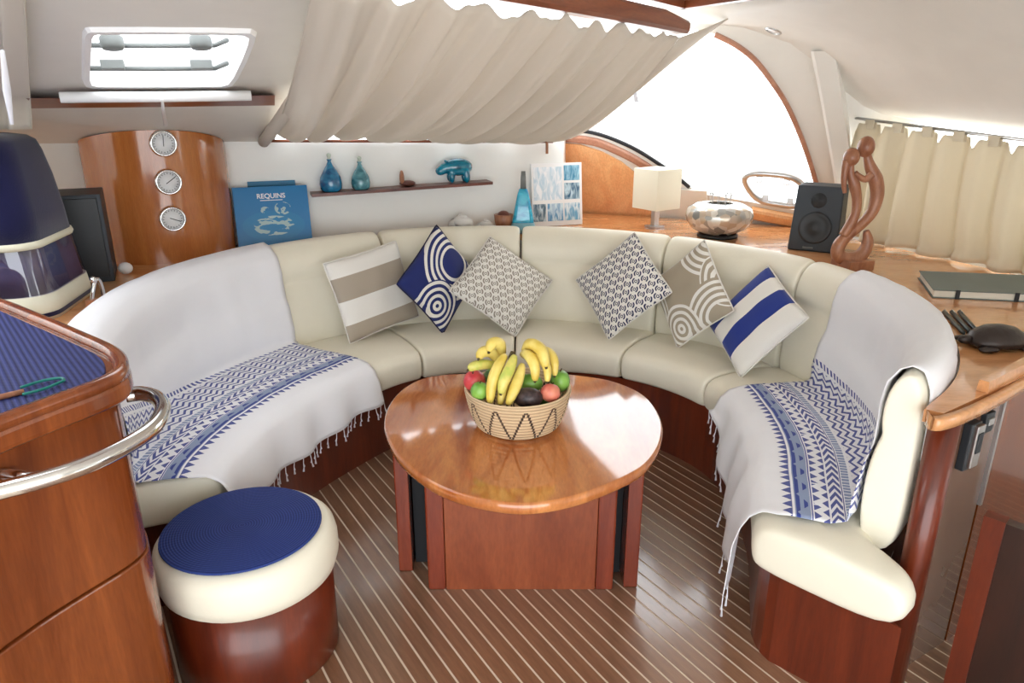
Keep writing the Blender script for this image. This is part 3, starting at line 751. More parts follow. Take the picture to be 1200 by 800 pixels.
round_fruit('avocado', 'dark green avocado under the upright banana bunch', 'avocado', 577, 441, -0.035, (.030, .034, .030), 'green_dark', False)
round_fruit('avocado', 'bright green avocado under the right banana bunch', 'avocado', 621, 449, 0.012, (.045, .033, .034), 'green_skin', False)
round_fruit('avocado', 'dark green avocado deep in the middle of the basket', 'avocado', 636, 468, 0.025, (.030, .028, .030), 'green_dark', False)
def banana(root, pix, r, mat, off):
    pts = cat([fb(u, v, f) for u, v, f in pix], 6); n = len(pts)
    rad = []
    for i in range(n):
        t = i/(n-1); rad.append(r*(max(0.12, min(1, (math.sin(PI*(0.06+0.90*t)))**0.45))))
    rs = tube_rings(pts, rad, 10)
    rs = [[(p-c)*(1.0+0.05*math.cos(5*2*PI*k/10))+c for k, p in enumerate(ring)] for ring, c in zip(rs, pts)]
    o = loft('banana', rs, mat, root, True, False, True, True, None, True)
    e = pts[-1]; d = (pts[-1]-pts[-2]).normalized()
    tp_ = tube('blossom_tip', [e-d*0.003-Vector(root.location), e+d*0.007-Vector(root.location)], [r*0.30, r*0.18], 'stem', o, 7); tp_.location = Vector(root.location)
    return o
def bunch(label, crown, bananas):
    root = thing('banana_bunch', label, 'bananas', fb(*crown), group='banana bunches in the basket')
    for pix, r, mat in bananas: banana(root, pix, r, mat, 0)
    c = fb(*crown)
    tube('crown', [c+Vector((0, 0.0, -0.012)), c, c+Vector((0.004, 0.006, 0.018))], [0.015, 0.013, 0.008], 'stem', root, 8, True)
    return root
bunch('banana bunch of three stubby fingers fanned out to the side', (586, 424, -0.03), [
    ([(588, 424, -0.03), (586, 404, -0.01), (577, 402, 0.01), (573, 412, 0.03)], 0.021, 'banana'),
    ([(588, 428, -0.02), (576, 413, 0.0), (565, 413, 0.02), (561, 420, 0.04)], 0.020, 'banana'),
    ([(586, 430, -0.01), (570, 427, 0.02), (556, 429, 0.04), (549, 433, 0.05)], 0.018, 'banana_green')])
bunch('banana bunch of three long fingers standing upright at the basket front', (600, 418, 0.03), [
    ([(592, 416, 0.04), (582, 432, 0.085), (576, 452, 0.11), (574, 472, 0.125)], 0.020, 'banana'),
    ([(603, 417, 0.04), (597, 432, 0.085), (590, 447, 0.115), (587, 461, 0.13)], 0.0205, 'banana_green'),
    ([(612, 427, 0.04), (608, 442, 0.085), (602, 458, 0.12), (595, 474, 0.135)], 0.020, 'banana'),
    ([(598, 430, 0.03), (592, 448, 0.07), (588, 462, 0.10), (586, 474, 0.115)], 0.017, 'banana')])
bunch('banana bunch of four curved fingers arching over the green avocado', (616, 412, -0.03), [
    ([(614, 412, -0.03), (622, 403, 0.0), (635, 411, 0.04), (640, 430, 0.07)], 0.022, 'banana'),
    ([(612, 415, -0.02), (619, 416, 0.03), (626, 428, 0.06), (627, 446, 0.075)], 0.020, 'banana'),
    ([(618, 414, -0.01), (632, 418, 0.03), (641, 432, 0.06), (641, 447, 0.08)], 0.016, 'banana'),
    ([(622, 413, -0.04), (640, 411, -0.01), (649, 422, 0.02), (650, 440, 0.04)], 0.017, 'banana')])

# ================================================================== STOOL AND PLACEMAT
SX, SY = -0.79, 1.855
stool = thing('round_stool', 'round stool with cream padded top on a dark mahogany drum', 'stool', (SX, SY, 0))
lathe('drum', [(0.001, 0.0), (0.232, 0.0), (0.238, 0.006), (0.238, 0.285), (0.001, 0.285)], 'mahog_dark', stool, 56)
lathe('seat_pad', [(0.001, 0.28), (0.236, 0.28), (0.252, 0.295), (0.262, 0.33), (0.262, 0.375), (0.255, 0.405), (0.235, 0.425), (0.20, 0.431), (0.001, 0.433)], 'leather', stool, 56)
def ring_weave(name, c1, c2, pitch, lin=False, rotz=0):
    m, nt, b = new_mat(name); v = coords(nt); sx = nt.nodes.new('ShaderNodeSeparateXYZ'); nt.links.new(v, sx.inputs[0])
    x, y = S(nt, sx.outputs[0]), S(nt, sx.outputs[1])
    d = (x*math.cos(rotz)+y*math.sin(rotz)) if lin else (x*x+y*y).sqrt()
    r_ = tri(d/pitch)
    nt.links.new(mixc(nt, r_*0.8, c1, c2), b.inputs['Base Color']); b.inputs['Roughness'].default_value = 0.75; b.inputs['Specular IOR Level'].default_value = 0.3
    a = (y.atan2(x)*90.0).sin()*0.3 if not lin else (y*900.0).sin()*0.2
    bump(nt, b, (r_+a).k, 0.6, 0.002); return m
M['mat_round'] = ring_weave('blue_coiled_mat', srgb(22, 34, 92), srgb(58, 80, 152), 0.0075)
M['mat_bar'] = ring_weave('blue_ribbed_mat', srgb(18, 22, 66), srgb(62, 70, 130), 0.0125, True, 0.70)
mat_ = lathe('placemat', [(0.001, 0.0), (0.222, 0.0), (0.227, 0.003), (0.226, 0.007), (0.22, 0.0095), (0.001, 0.0105)], 'mat_round', None, 64)
mat_.location = (SX-0.005, SY-0.01, 0.4325); tag(mat_, 'round blue coiled placemat lying on the stool', 'placemat')

# ================================================================== BAR COUNTER ON THE LEFT
BT = 1.06
opx = [(-160, 340), (-60, 345), (0, 352), (60, 375), (105, 394), (138, 409), (151, 422), (150, 437), (125, 452), (62, 476), (0, 500), (-80, 535), (-200, 590)]
outl = [at(u, v, BT) for u, v in opx]
outl = cat(outl, 6)
outl += [Vector((-2.3, 1.0, BT)), Vector((-2.5, 1.6, BT))]
def inset(poly, d):
    n = len(poly); out = []
    for i in range(n):
        a, p, b = poly[i-1], poly[i], poly[(i+1) % n]
        t = (b-a); t.z = 0; t.normalize(); nn_ = Vector((t.y, -t.x, 0))
        out.append(p+nn_*d)
    return out
ar_ = sum(outl[i-1].x*outl[i].y-outl[i].x*outl[i-1].y for i in range(len(outl)))
sg = -1 if ar_ > 0 else 1
bar = thing('bar_counter', 'rounded varnished mahogany bar counter with a chrome grab rail', 'counter', (-1.4, 1.5, 0))
i1 = inset(outl, 0.045*sg); i0 = inset(outl, 0.03*sg)
prism('lower_body', i0, 0.0, 0.60, 'mahog', bar, 0.004, True)
prism('upper_body', inset(outl, 0.034*sg), 0.604, 1.005, 'mahog', bar, 0.004, True)
rm = [outl, inset(outl, 0.004*sg)]
prism('rim', outl, 1.003, 1.055, 'mahog', bar, 0.014, True, 3)
bm_ = inset(outl, 0.05*sg)
topmat = prism('counter_mat', bm_, 1.055, 1.061, 'mat_bar', None, 0.002)
tag(topmat, 'blue ribbed mat covering the bar counter top', 'mat')
# raised lip around the top
lip = [(0.002, 1.05), (0.002, 1.068), (0.012, 1.075), (0.028, 1.073), (0.036, 1.062), (0.036, 1.05)]
rr_ = [inset(outl, a*sg) for a, z in lip]
rings = [[Vector((rr_[k][i].x, rr_[k][i].y, lip[k][1])) for k in range(len(lip))] for i in range(len(outl))]
loft('raised_lip', rings, 'mahog', bar, True, True, False, True, None, True)
RZ = 0.95
rp = [at(148, 463, RZ), at(166, 461, RZ), at(184, 466, RZ), at(191, 479, RZ), at(180, 500, RZ), at(150, 521, RZ), at(100, 545, RZ), at(45, 563, RZ), at(-20, 580, RZ), at(-100, 605, RZ)]
tube('grab_rail', cat(rp, 8), 0.0185, 'chrome', bar, 14, True)
k0 = at(22, 557, RZ); k1 = at(2, 556, RZ)
tube('rail_mount', [at(46, 562, RZ), at(20, 558, RZ), at(-6, 556, RZ)], [0.012, 0.014, 0.016], 'chrome', bar, 12, True)
lt_ = thing('wire_loop', 'teal looped wire holder with a wooden grip on the bar mat', 'utensil', at(40, 455, BT+0.008))
tube('teal_wire', cat([at(26, 462, 1.067), at(50, 456, 1.067), at(70, 448, 1.067), at(75, 445, 1.067), at(70, 443, 1.067), at(50, 446, 1.067), at(24, 454, 1.067)], 6), 0.0032, plain('teal_wire', srgb(20, 120, 110), 0.4), lt_, 8, True)
tube('wooden_grip', [at(28, 458.5, 1.067), at(-30, 472, 1.067)], 0.006, 'carved', lt_, 8, True)

# ================================================================== LEDGES BEHIND THE SETTEE
def hitline(t, p, n):
    a = math.radians(t); d = Vector((math.sin(a), math.cos(a), 0)); den = d.dot(n)
    return 99 if den <= 1e-6 else (Vector(p)-SC).dot(n)/den
def outerR(t, lines): return min(hitline(t, p, n) for p, n in lines)
def ledge(name, t0, t1, lines, z, th, mat, label, catg, step=3):
    top = []; ts = [t0+(t1-t0)*k/max(1, int((t1-t0)/step)) for k in range(int((t1-t0)/step)+1)]
    rings = []
    for t in ts:
        a = jr(t)+0.160+rc(t); b = max(a+0.02, outerR(t, lines)-0.012)
        rings.append([pol(t, a, z-th), pol(t, a, z), pol(t, b, z), pol(t, b, z-th)])
    o = loft(name, rings, mat, None, True, False, True, False); tag(o, label, catg); return o
WA = (A_P, Vector((A_N.x, A_N.y, 0)))
LZ = 0.88
ledge('rear_ledge', -98, 2, [WA, (Vector((-2.95, 0, 0)), Vector((-1, 0, 0)))], LZ, 0.03, 'counter_wood', 'varnished wooden ledge behind the settee below the gauge panel', 'shelf')
WB = (Vector((0, 5.14, 0)), Vector((0.395, 0.919, 0)).normalized()); WR = (R_P, Vector((R_N.x, R_N.y, 0)))
# right counter: wide veneered top between settee and windows
cnt = thing('side_counter', 'long orange veneered counter curving behind the settee under the windows', 'counter', (1.7, 3.0, 0))
rings = []
ts = [2, 4.5, 7, 9.149, 9.15]+[9.15+(128.6-9.15)*k/48 for k in range(1, 49)]
for t in ts:
    a = jr(t)+0.155*interp(TH, t)+rc(t)
    b = min(hitline(t, *WB), hitline(t, *WR))-0.03
    if t < 9.15: b = min(b, hitline(t, *WA)-0.004)          # stops at the bulkhead until its free edge
    # near end follows the slanted cabinet front
    e0 = at(1100, 487, LZ); e1 = at(1200, 441, LZ); en = Vector((e1.y-e0.y, -(e1.x-e0.x), 0)).normalized()
    b = min(b, max(a+0.012, hitline(t, e0, en)))
    rings.append([pol(t, a, LZ-0.035), pol(t, a, LZ), pol(t, b, LZ), pol(t, b, LZ-0.035)])
loft('counter_top', rings, 'counter_wood', cnt, True, False, True, False, None, True)
# edge moulding of the near end, raised fiddle further along
e0 = at(1086, 480, LZ); e1 = at(1100, 487, LZ); e2 = at(1155, 466, LZ); e3 = at(1260, 408, LZ)
loft('front_moulding', [[p+Vector((0, 0, z))+o_ for z, o_ in ((-0.04, Vector((0, 0, 0))), (-0.036, Vector((.006, -.012, 0))), (-0.008, Vector((.006, -.014, 0))), (0.001, Vector((0, 0, 0))))] for p in cat([e0, e1, e2, e3], 5)], 'counter_wood', cnt, True, False, True, True, None, True)
f0 = at(1158, 461, LZ); f1 = at(1300, 385, LZ); fd = (f1-f0).normalized(); fn = Vector((-fd.y, fd.x, 0))
loft('raised_fiddle', [[p, p+fn*0.03, p+fn*0.028+Vector((0, 0, .032)), p+fn*0.003+Vector((0, 0, .032))] for p in (f0, f0+fd*0.01, f1)], 'counter_wood', cnt, True, False, True, False, None, True)
# cabinet below
q0 = at(1086, 484, LZ-0.04); q0 = Vector((q0.x, q0.y, 0)); q1 = Vector((e1.x+0.03, e1.y+0.02, 0)); qd = (Vector((e2.x, e2.y, 0))-Vector((e1.x, e1.y, 0))).normalized(); qn_ = Vector((-qd.y, qd.x, 0))
cpst = pol(126.3, 1.402, 0)
tube('cabinet_post', [cpst, cpst+Vector((0, 0, LZ-0.04))], 0.037, 'mahog_dark', cnt, 24, True)
pa = cpst+Vector((0.034, 0.022, 0)); pb = pa+qd*0.24
def vquad(name, a, b, z0, z1, th, nrm, mat, par): return loft(name, [[Vector((p.x, p.y, z0)), Vector((p.x, p.y, z1)), Vector((p.x, p.y, z1))+nrm*th, Vector((p.x, p.y, z0))+nrm*th] for p in (a, b)], mat, par, True, False, True, False, None, True)
M['smoke_panel'] = plain('smoked_brown_panel', srgb(112, 84, 70), 0.14, 0, None, 0.4, 0.5, 0.1)
vquad('side_panel', pa, pb, 0.0, LZ-0.04, 0.02, qn_, 'smoke_panel', cnt)
vquad('panel_edging', pb, pb+qd*0.012, 0.50, LZ-0.04, -0.01, qn_, 'steel', cnt)
vquad('panel_edging', pa+qd*0.022, pa+qd*0.028, 0.0, LZ-0.04, -0.006, qn_, 'mahog_dark', cnt)
vquad('side_panel', pb+qd*0.012, pb+qd*0.5, 0.0, LZ-0.04, 0.02, qn_, 'mahog', cnt)
ph_ = thing('wall_phone', 'slim black and silver handset mounted on the cabinet side panel', 'handset', pa+qd*0.085+Vector((0, 0, 0.74)))
aq = math.atan2(qd.y, qd.x)
for nm, sz, lc, mt in (('cradle', (0.05, 0.022, 0.14), (0, -0.012, 0), 'black'), ('handset_body', (0.038, 0.014, 0.125), (0.004, -0.028, 0.004), 'steel'), ('display', (0.026, 0.004, 0.06), (0.004, -0.0355, 0.015), 'black')):
    o = box(nm, sz, mt, ph_, lc, bevel=0.003)
ph_.rotation_euler = (0, 0, aq)
sw = thing('switch_plate', 'small black switch plate under the counter edge', 'switch', pa+qd*0.165+Vector((0, 0, 0.79)), aq)
box('plate', (0.045, 0.016, 0.06), 'black', sw, (0, -0.009, 0), bevel=0.003); box('toggle', (0.028, 0.006, 0.02), 'steel', sw, (0, -0.019, 0.004), bevel=0.002)
# dark low door leaf beside the cabinet
dr = thing('door_1', 'dark stained low wooden door leaf beside the cabinet', 'door', (1.42, 1.5, 0), kind='structure')
dA = Vector((1.235, 1.645, 0)); dB = Vector((1.62, 1.25, 0)); dn = Vector((0.7, 0.7, 0))
vquad('door_leaf', dA, dB, 0.0, 0.60, 0.035, dn, 'door_dark', dr)
vquad('door_stile', dA-dn*0.006, dA+(dB-dA)*0.09-dn*0.006, 0.0, 0.605, 0.04, dn, 'mahog_dark', dr)

# ================================================================== GAUGE PANEL
GC = Vector((-1.752, 3.665, 0)); GR = 0.326
gp_ = thing('gauge_panel', 'curved cherry wood panel carrying three round chrome gauges', 'instrument panel', (GC.x, GC.y, LZ))
rings = []
tr_a, tr_b = atH(35, 126), atH(320, 124)
def soffz(p):
    yt = tr_a.y+(tr_b.y-tr_a.y)*(p.x-tr_a.x)/(tr_b.x-tr_a.x); zt = tr_a.z; yw = 4.347+0.361*p.x
    return zt+(1.41-zt)*max(0, min(1, (p.y-yt)/(yw-yt)))
for i in range(33):
    a = math.radians(-160+180*i/32+0)+math.radians(20-19.8)
    d = Vector((math.cos(a+math.radians(20)), math.sin(a+math.radians(20)), 0)); p = GC+d*GR; pi_ = GC+d*(GR-0.02)
    zt = soffz(p)-0.014
    rings.append([Vector((p.x, p.y, LZ)), Vector((p.x, p.y, zt)), Vector((pi_.x, pi_.y, zt)), Vector((pi_.x, pi_.y, LZ))])
o = loft('curved_panel', rings, 'gauge_wood', gp_, True, False, True, True, None, True); es = o.modifiers.new('e', 'EDGE_SPLIT'); es.split_angle = math.radians(30)
def on_cyl(u, v, R):
    r = ray(u, v); ex, ey = -GC.x, -GC.y
    a = r.x**2+r.y**2; b = 2*(r.x*ex+r.y*ey); c = ex*ex+ey*ey-R*R; t = (-b-math.sqrt(max(0, b*b-4*a*c)))/(2*a)
    return EYEV+r*t
for k, (u, v) in enumerate(((191, 168), (197, 213), (202, 256))):
    p = on_cyl(u, v, GR); d = Vector((p.x-GC.x, p.y-GC.y, 0)).normalized(); rg = 0.058
    gq = d.to_track_quat('Z', 'Y')
    bz = ring_lathe('gauge', [(rg*0.80, 0.0), (rg, 0.0), (rg*1.02, 0.012), (rg*0.96, 0.024), (rg*0.86, 0.028), (rg*0.80, 0.018)], 'chrome', gp_, 32)
    bz.location = p-Vector(gp_.location); bz.rotation_mode = 'QUATERNION'; bz.rotation_quaternion = gq
    lathe('dial', [(0.001, 0.0), (rg*0.82, 0.0), (rg*0.82, 0.012), (0.001, 0.0125)], 'dial', bz, 28)
    ang = (1.5, 0.6, -0.4)[k]
    tube('needle', [(-0.012*math.cos(ang), -0.012*math.sin(ang), 0.0145), (0.036*math.cos(ang), 0.036*math.sin(ang), 0.0145)], 0.0016, 'black', bz, 6)
    tk = []
    V = []; F = []
    for q in range(20):
        a = 2*PI*q/20; r0, r1 = rg*0.62, rg*0.72; tw = 0.0012
        c, s = math.cos(a), math.sin(a); b0 = len(V)
        for rr, sgn in ((r0, -1), (r1, -1), (r1, 1), (r0, 1)): V.append((rr*c-sgn*tw*s, rr*s+sgn*tw*c, 0.0131))
        F.append((b0, b0+1, b0+2, b0+3))
    mesh('scale_marks', V, F, 'black', bz, False)

# white pebble on the ledge, chrome latch
pb_ = ellipsoid('pebble', (0.032, 0.024, 0.026), 'white', None, tuple(at(147, 314, LZ+0.028)), 16); tag(pb_, 'small white pebble on the ledge in front of the gauge panel', 'stone')
ck = thing('chrome_latch', 'small chrome pipe latch at the end of the settee back', 'latch', pol(-88, 1.57, LZ))
box('latch_bracket', (0.034, 0.034, 0.04), 'carved', ck, tuple(pol(-88, 1.568, LZ+0.02)), (0, 0, 0.05), 0.005, True)
tube('latch_pipe', cat([pol(-88, 1.566, 0.915), pol(-87.6, 1.560, 0.955), pol(-87, 1.556, 0.985), pol(-86.2, 1.556, 0.98), pol(-85.8, 1.556, 0.94), pol(-85.8, 1.558, LZ+0.004)], 5), 0.0075, 'chrome', ck, 10, True)
ellipsoid('latch_knob', (0.013, 0.013, 0.013), 'chrome', ck, tuple(pol(-87.4, 1.557, 0.990)), 12, True)

# ---- tall covered canister bag on the ledge
bgx = Vector((-1.965, 2.62, LZ))
bag = thing('canvas_bag', 'tall navy canvas bag with cream bands and a clear vinyl window', 'bag', bgx)
def sq_ring(z, w_, d_, r=0.10, n=6): return [Vector((x, y, z)) for x, y in rounded_rect(w_, d_, r, n)]
zs = 0.02
loft('navy_top', [sq_ring(0.27, .56, .44), sq_ring(0.36, .55, .43), sq_ring(0.48, .525, .41), sq_ring(0.57, .50, .39, .11), sq_ring(0.605, .48, .37, .11), sq_ring(0.622, .44, .33, .11), sq_ring(0.63, .36, .25, .1), sq_ring(0.632, .15, .12, .05)], 'navy', bag)
loft('cream_piping', [sq_ring(0.25, .567, .447), sq_ring(0.262, .575, .455), sq_ring(0.275, .567, .447)], 'cream_cloth', bag)
loft('vinyl_window', [sq_ring(0.09, .60, .47), sq_ring(0.25, .565, .445)], 'vinyl_clear', bag, True, False, False)
loft('cream_base', [sq_ring(0.0, .61, .48), sq_ring(0.03, .615, .485), sq_ring(0.09, .602, .472)], 'cream_cloth', bag)
loft('navy_band', [sq_ring(0.012, .618, .488), sq_ring(0.028, .620, .490)], 'navy', bag, True, False, False)
loft('folded_contents', [sq_ring(0.085, .585, .455), sq_ring(0.16, .57, .44), sq_ring(0.245, .55, .43)], plain('folded_linen', srgb(120, 116, 140), 0.9, var=0.3), bag)
bag.rotation_euler = (0, 0, 0.18)
# black loudspeaker beside it
ls = thing('loudspeaker', 'large black loudspeaker box between the canvas bag and the gauge panel', 'speaker', (-1.87, 3.10, LZ), 0.45)
box('speaker_cabinet', (0.24, 0.26, 0.37), 'blackgrey', ls, (0, 0, 0.185), bevel=0.006)
box('grille', (0.21, 0.012, 0.33), 'black', ls, (0, -0.134, 0.19), bevel=0.003)
sb = box('wooden_block', (0.04, 0.04, 0.07), 'trimwood', None, (-1.93, 3.06, LZ+0.405), (0, 0, 0.4), 0.004); tag(sb, 'small brown wooden block on top of the black loudspeaker', 'ornament')

# ================================================================== BOOKS, SHELF AND ORNAMENTS ON THE BULKHEAD
# book stands on the ledge and leans on the bulkhead
def lean_frame(p_bl, p_br, p_tl):
    x = (p_br-p_bl); w_ = x.length; x.normalize(); y = (p_tl-p_bl); y = y-x*y.dot(x); h_ = y.length; y.normalize()
    m = Matrix((x, y, x.cross(y))).transposed().to_4x4(); m.translation = p_bl; return m, w_, h_
def lean_board(name, label, catg, p_bl, p_br, p_tl, th, mat):
    m, w_, h_ = lean_frame(p_bl, p_br, p_tl); root = thing(name, label, catg, m.translation)
    root.rotation_mode = 'QUATERNION'; root.rotation_quaternion = m.to_quaternion()
    return root, w_, h_
bl_ = atA(281, 297, 0.12); br_ = atA(366, 282, 0.12); tl_ = atA(266, 221, 0.05); 
bl_.z = LZ+0.008; br_.z = LZ+0.008
book, bw, bh = lean_board('picture_book', 'large blue shark picture book leaning on the white bulkhead', 'book', bl_, br_, tl_, 0.03, None)
def cover_mat():
    m, nt, b = new_mat('shark_book_cover'); v = coords(nt); sx = nt.nodes.new('ShaderNodeSeparateXYZ'); nt.links.new(v, sx.inputs[0])
    x, y = S(nt, sx.outputs[0])/bw, S(nt, sx.outputs[1])/bh
    n = S(nt, noise(nt, v, (9, 26, 1), 1.6, 5, 0.6))
    e = dist(x*0.62+0.19, y, 0.5, 0.33)
    msk = e.lt(0.17)*n.gt(0.52)
    n2 = S(nt, noise(nt, v, (14, 14, 1), 2.0, 3))
    msk2 = dist(x, y, 0.64, 0.62).lt(0.11)*n2.gt(0.5) + dist(x, y, 0.40, 0.60).lt(0.06)*n2.gt(0.52)
    base = mixc(nt, (e.lt(0.26))*0.25, srgb(8, 116, 176), srgb(40, 150, 190))
    nt.links.new(mixc(nt, (msk+msk2)*0.75, base, srgb(190, 214, 204)), b.inputs['Base Color']); b.inputs['Roughness'].default_value = 0.3; return m
M['cover'] = cover_mat(); M['paper'] = plain('page_block', srgb(232, 228, 214), 0.8)
box('front_cover', (bw, bh, 0.004), 'cover', book, (bw/2, bh/2, 0.024), bevel=0.001)
box('back_cover', (bw, bh, 0.004), 'cover', book, (bw/2, bh/2, 0.0), bevel=0.001)
box('page_block', (bw*0.96, bh*0.96, 0.019), 'paper', book, (bw*0.51, bh/2, 0.012), bevel=0)
box('spine', (0.006, bh, 0.028), plain('book_spine', srgb(6, 60, 104), 0.4), book, (0.0, bh/2, 0.012), bevel=0.002)
text_mesh('title_lettering', 'REQUINS', bh*0.115, 'white', book, Matrix.Translation((bw*0.50, bh*0.80, 0.0262)), 0.0003)
box('title_underline', (bw*0.30, bh*0.012, 0.0006), 'white', book, (bw*0.50, bh*0.765, 0.0263), bevel=0)
bk2 = box('thin_book', (0.24, 0.012, 0.31), plain('teal_book_cloth', srgb(20, 110, 150), 0.5), None, bevel=0.001)
pz = atA(322, 250, 0.02); bk2.location = (pz.x, pz.y, LZ+0.172); bk2.rotation_euler = (-0.09, 0, math.atan(0.361)); tag(bk2, 'thin dark blue book standing behind the shark book', 'book')

# wall shelf
def A_loc(u, v): return atA(u, v)
s0 = atA(363, 223); s1 = atA(570, 208); SZ = 1.155
ax = Vector((1, 0.361, 0)).normalized(); an = -Vector((A_N.x, A_N.y, 0)).normalized()
sd = 0.12
zL, zR = 1.142, 1.168
pL = Vector((s0.x, s0.y, 0)); pR = Vector((s1.x, s1.y, 0))
sh = loft('wall_shelf', [[p+Vector((0, 0, z)), p+an*sd+Vector((0, 0, z)), p+an*sd+Vector((0, 0, z-0.016)), p+Vector((0, 0, z-0.016))] for p, z in ((pL, zL), (pR, zR))], 'shelf_wood', None, True, False, True, False)
tag(sh, 'narrow dark walnut wall shelf on the white bulkhead', 'shelf')
def shelf_pt(u, out=0.06):
    r = atA(u, 218, out); k = (Vector((r.x, r.y, 0))-an*out-pL).dot(ax)/(pR-pL).length
    return Vector((r.x, r.y, zL+(zR-zL)*k+0.0005))
def glaze(name, c1, c2, top=None):
    m, nt, b = new_mat(name); v = coords(nt); sx = nt.nodes.new('ShaderNodeSeparateXYZ'); nt.links.new(v, sx.inputs[0])
    n = noise(nt, v, (1, 1, 1.5), 18, 4, 0.8)
    nt.links.new(ramp(nt, n, [(0.35, c1), (0.65, c2)]), b.inputs['Base Color']); b.inputs['Roughness'].default_value = 0.12; b.inputs['Coat Weight'].default_value = 0.8; return m
M['blue_glass'] = glaze('blue_bottle_glaze', srgb(10, 72, 120), srgb(40, 136, 180)); M['teal_glass'] = glaze('teal_bottle_glaze', srgb(36, 100, 116), srgb(104, 168, 180))
M['hippo'] = glaze('turquoise_glaze', srgb(6, 92, 124), srgb(22, 140, 168)); M['clear'] = plain('pale_glass_stopper', srgb(200, 214, 200), 0.1, 0, None, 0.5)
def bottle(u, hgt, r, mat, label, neck):
    root = thing('glass_bottle', label, 'bottle', shelf_pt(u), group='stoppered bottles on the wall shelf')
    lathe('body', [(0.001, 0), (r*0.75, 0), (r*0.95, hgt*0.08), (r, hgt*0.2), (r*0.9, hgt*0.38), (r*0.6, hgt*0.55), (r*0.3, hgt*0.68), (neck, hgt*0.78), (neck*1.5, hgt*0.84), (0.001, hgt*0.84)], mat, root, 28)
    lathe('stopper', [(0.001, hgt*0.835), (neck, hgt*0.84), (neck*0.9, hgt*0.88), (neck*1.3, hgt*0.93), (neck*1.2, hgt*0.97), (0.001, hgt)], 'clear', root, 20)
bottle(388, 0.20, 0.060, 'blue_glass', 'deep blue teardrop bottle with clear stopper on the wall shelf', 0.009)
bottle(423, 0.175, 0.052, 'teal_glass', 'pale teal round bottle with clear stopper on the wall shelf', 0.009)
cb = thing('carved_box', 'small brown carved box with its lid tipped open on the wall shelf', 'ornament', shelf_pt(476), 0.3)
ellipsoid('box_base', (0.045, 0.03, 0.016), 'shelf_wood', cb, (0.008, 0, 0.016), 16); 
ld = ellipsoid('box_lid', (0.013, 0.028, 0.042), 'carved', cb, (-0.022, 0, 0.045), 16)
def blob(name, balls, mat, parent, res=0.012):
    mb = bpy.data.metaballs.new(name); mb.resolution = res; mb.render_resolution = res; mb.threshold = 0.25
    for (x, y, z), r, sc in balls:
        e = mb.elements.new(); e.type = 'ELLIPSOID'; e.co = (x, y, z); e.radius = r*1.55; e.size_x, e.size_y, e.size_z = sc
    t = bpy.data.objects.new(name+'_blob', mb); C.objects.link(t)
    dg = bpy.context.evaluated_depsgraph_get(); me = bpy.data.meshes.new_from_object(t.evaluated_get(dg)); bpy.data.objects.remove(t); bpy.data.metaballs.remove(mb)
    me.name = name; me.polygons.foreach_set('use_smooth', [True]*len(me.polygons)); me.materials.clear()
    zmin = min(v.co.z for v in me.vertices)
    return link(name, me, mat, parent), zmin
hp = thing('hippo_figurine', 'glossy turquoise hippopotamus figurine on the wall shelf', 'figurine', shelf_pt(536), math.atan(0.361))
I3 = (1, 1, 1)
o, zm = blob('hippo_body', [((0.015, 0, 0.095), 0.05, (1.5, 0.9, 0.95)), ((-0.02, 0, 0.098), 0.045, (1.2, 0.9, 0.9)), ((-0.075, 0, 0.09), 0.033, (1.1, 0.9, 0.9)), ((-0.105, 0, 0.075), 0.028, (1, 1, 0.85)),
                    ((-0.04, -0.026, 0.04), 0.019, (0.9, 0.9, 1.7)), ((-0.04, 0.026, 0.04), 0.019, (0.9, 0.9, 1.7)), ((0.055, -0.026, 0.04), 0.021, (0.9, 0.9, 1.7)), ((0.055, 0.026, 0.04), 0.021, (0.9, 0.9, 1.7))], 'hippo', hp)
o.location.z = -zm
for y in (-0.018, 0.018): ellipsoid('ear', (0.007, 0.006, 0.011), 'hippo', hp, (-0.068, y, 0.128-zm), 10)
hp.scale = (0.92, 0.92, 0.92)

# things on the ledge behind the settee
def led(u, y, z=LZ): p = aty(u, 250, y); return Vector((p.x, y, z))
for k, (u, yy, r, lab) in enumerate(((541, 4.12, .115, 'round white seashell on the ledge under the wall shelf'), (569, 4.135, .082, 'flat white fan shell on the ledge beside the round shell'))):
    root = thing('seashell', lab, 'shell', led(u, yy), group='shells on the ledge')
    V = []; nn = 40
    rings = []
    for i in range(46):
        t = i/45; a = t*5.2*PI; rad = r*(0.12+0.88*t)*0.62; c = Vector((math.cos(a)*rad*0.55, math.sin(a)*rad*0.30, 0.02+r*1.15*(1-t)*0.8+rad*0.55))
        rr = rad*0.62; d = Vector((math.cos(a), math.sin(a)*0.6, 0.0))
        rings.append([c+d*rr*math.cos(2*PI*q/10)+Vector((0, 0, 1))*rr*math.sin(2*PI*q/10)*(1+0.1*math.sin(9*a)) for q in range(10)])
    zmin = min(p.z for rg in rings for p in rg); rings = [[p-Vector((0, 0, zmin)) for p in rg] for rg in rings]
    loft('shell_whorl', rings, plain('shell_white', srgb(232, 230, 226), 0.45, 0, (60, 0.3), var=0.18), root)
bx_ = thing('trinket_dish', 'small brown trinket dish on the ledge beside the blue bottle', 'dish', led(590, 4.18)); bx_.scale = (1.1, 1.1, 1.9)
lathe('dish', [(0.001, 0), (0.03, 0), (0.045, 0.03), (0.05, 0.055), (0.043, 0.055), (0.038, 0.03), (0.001, 0.02)], 'carved', bx_, 20); ellipsoid('beads', (0.034, 0.034, 0.016), 'shelf_wood', bx_, (0, 0, 0.05), 14)
tb_ = thing('tapered_bottle', 'tall tapered turquoise bottle with a dark stopper beside the picture board', 'bottle', led(613, 4.19))
M['aqua'] = glaze('aqua_glass', srgb(0, 138, 190), srgb(60, 190, 220)); 
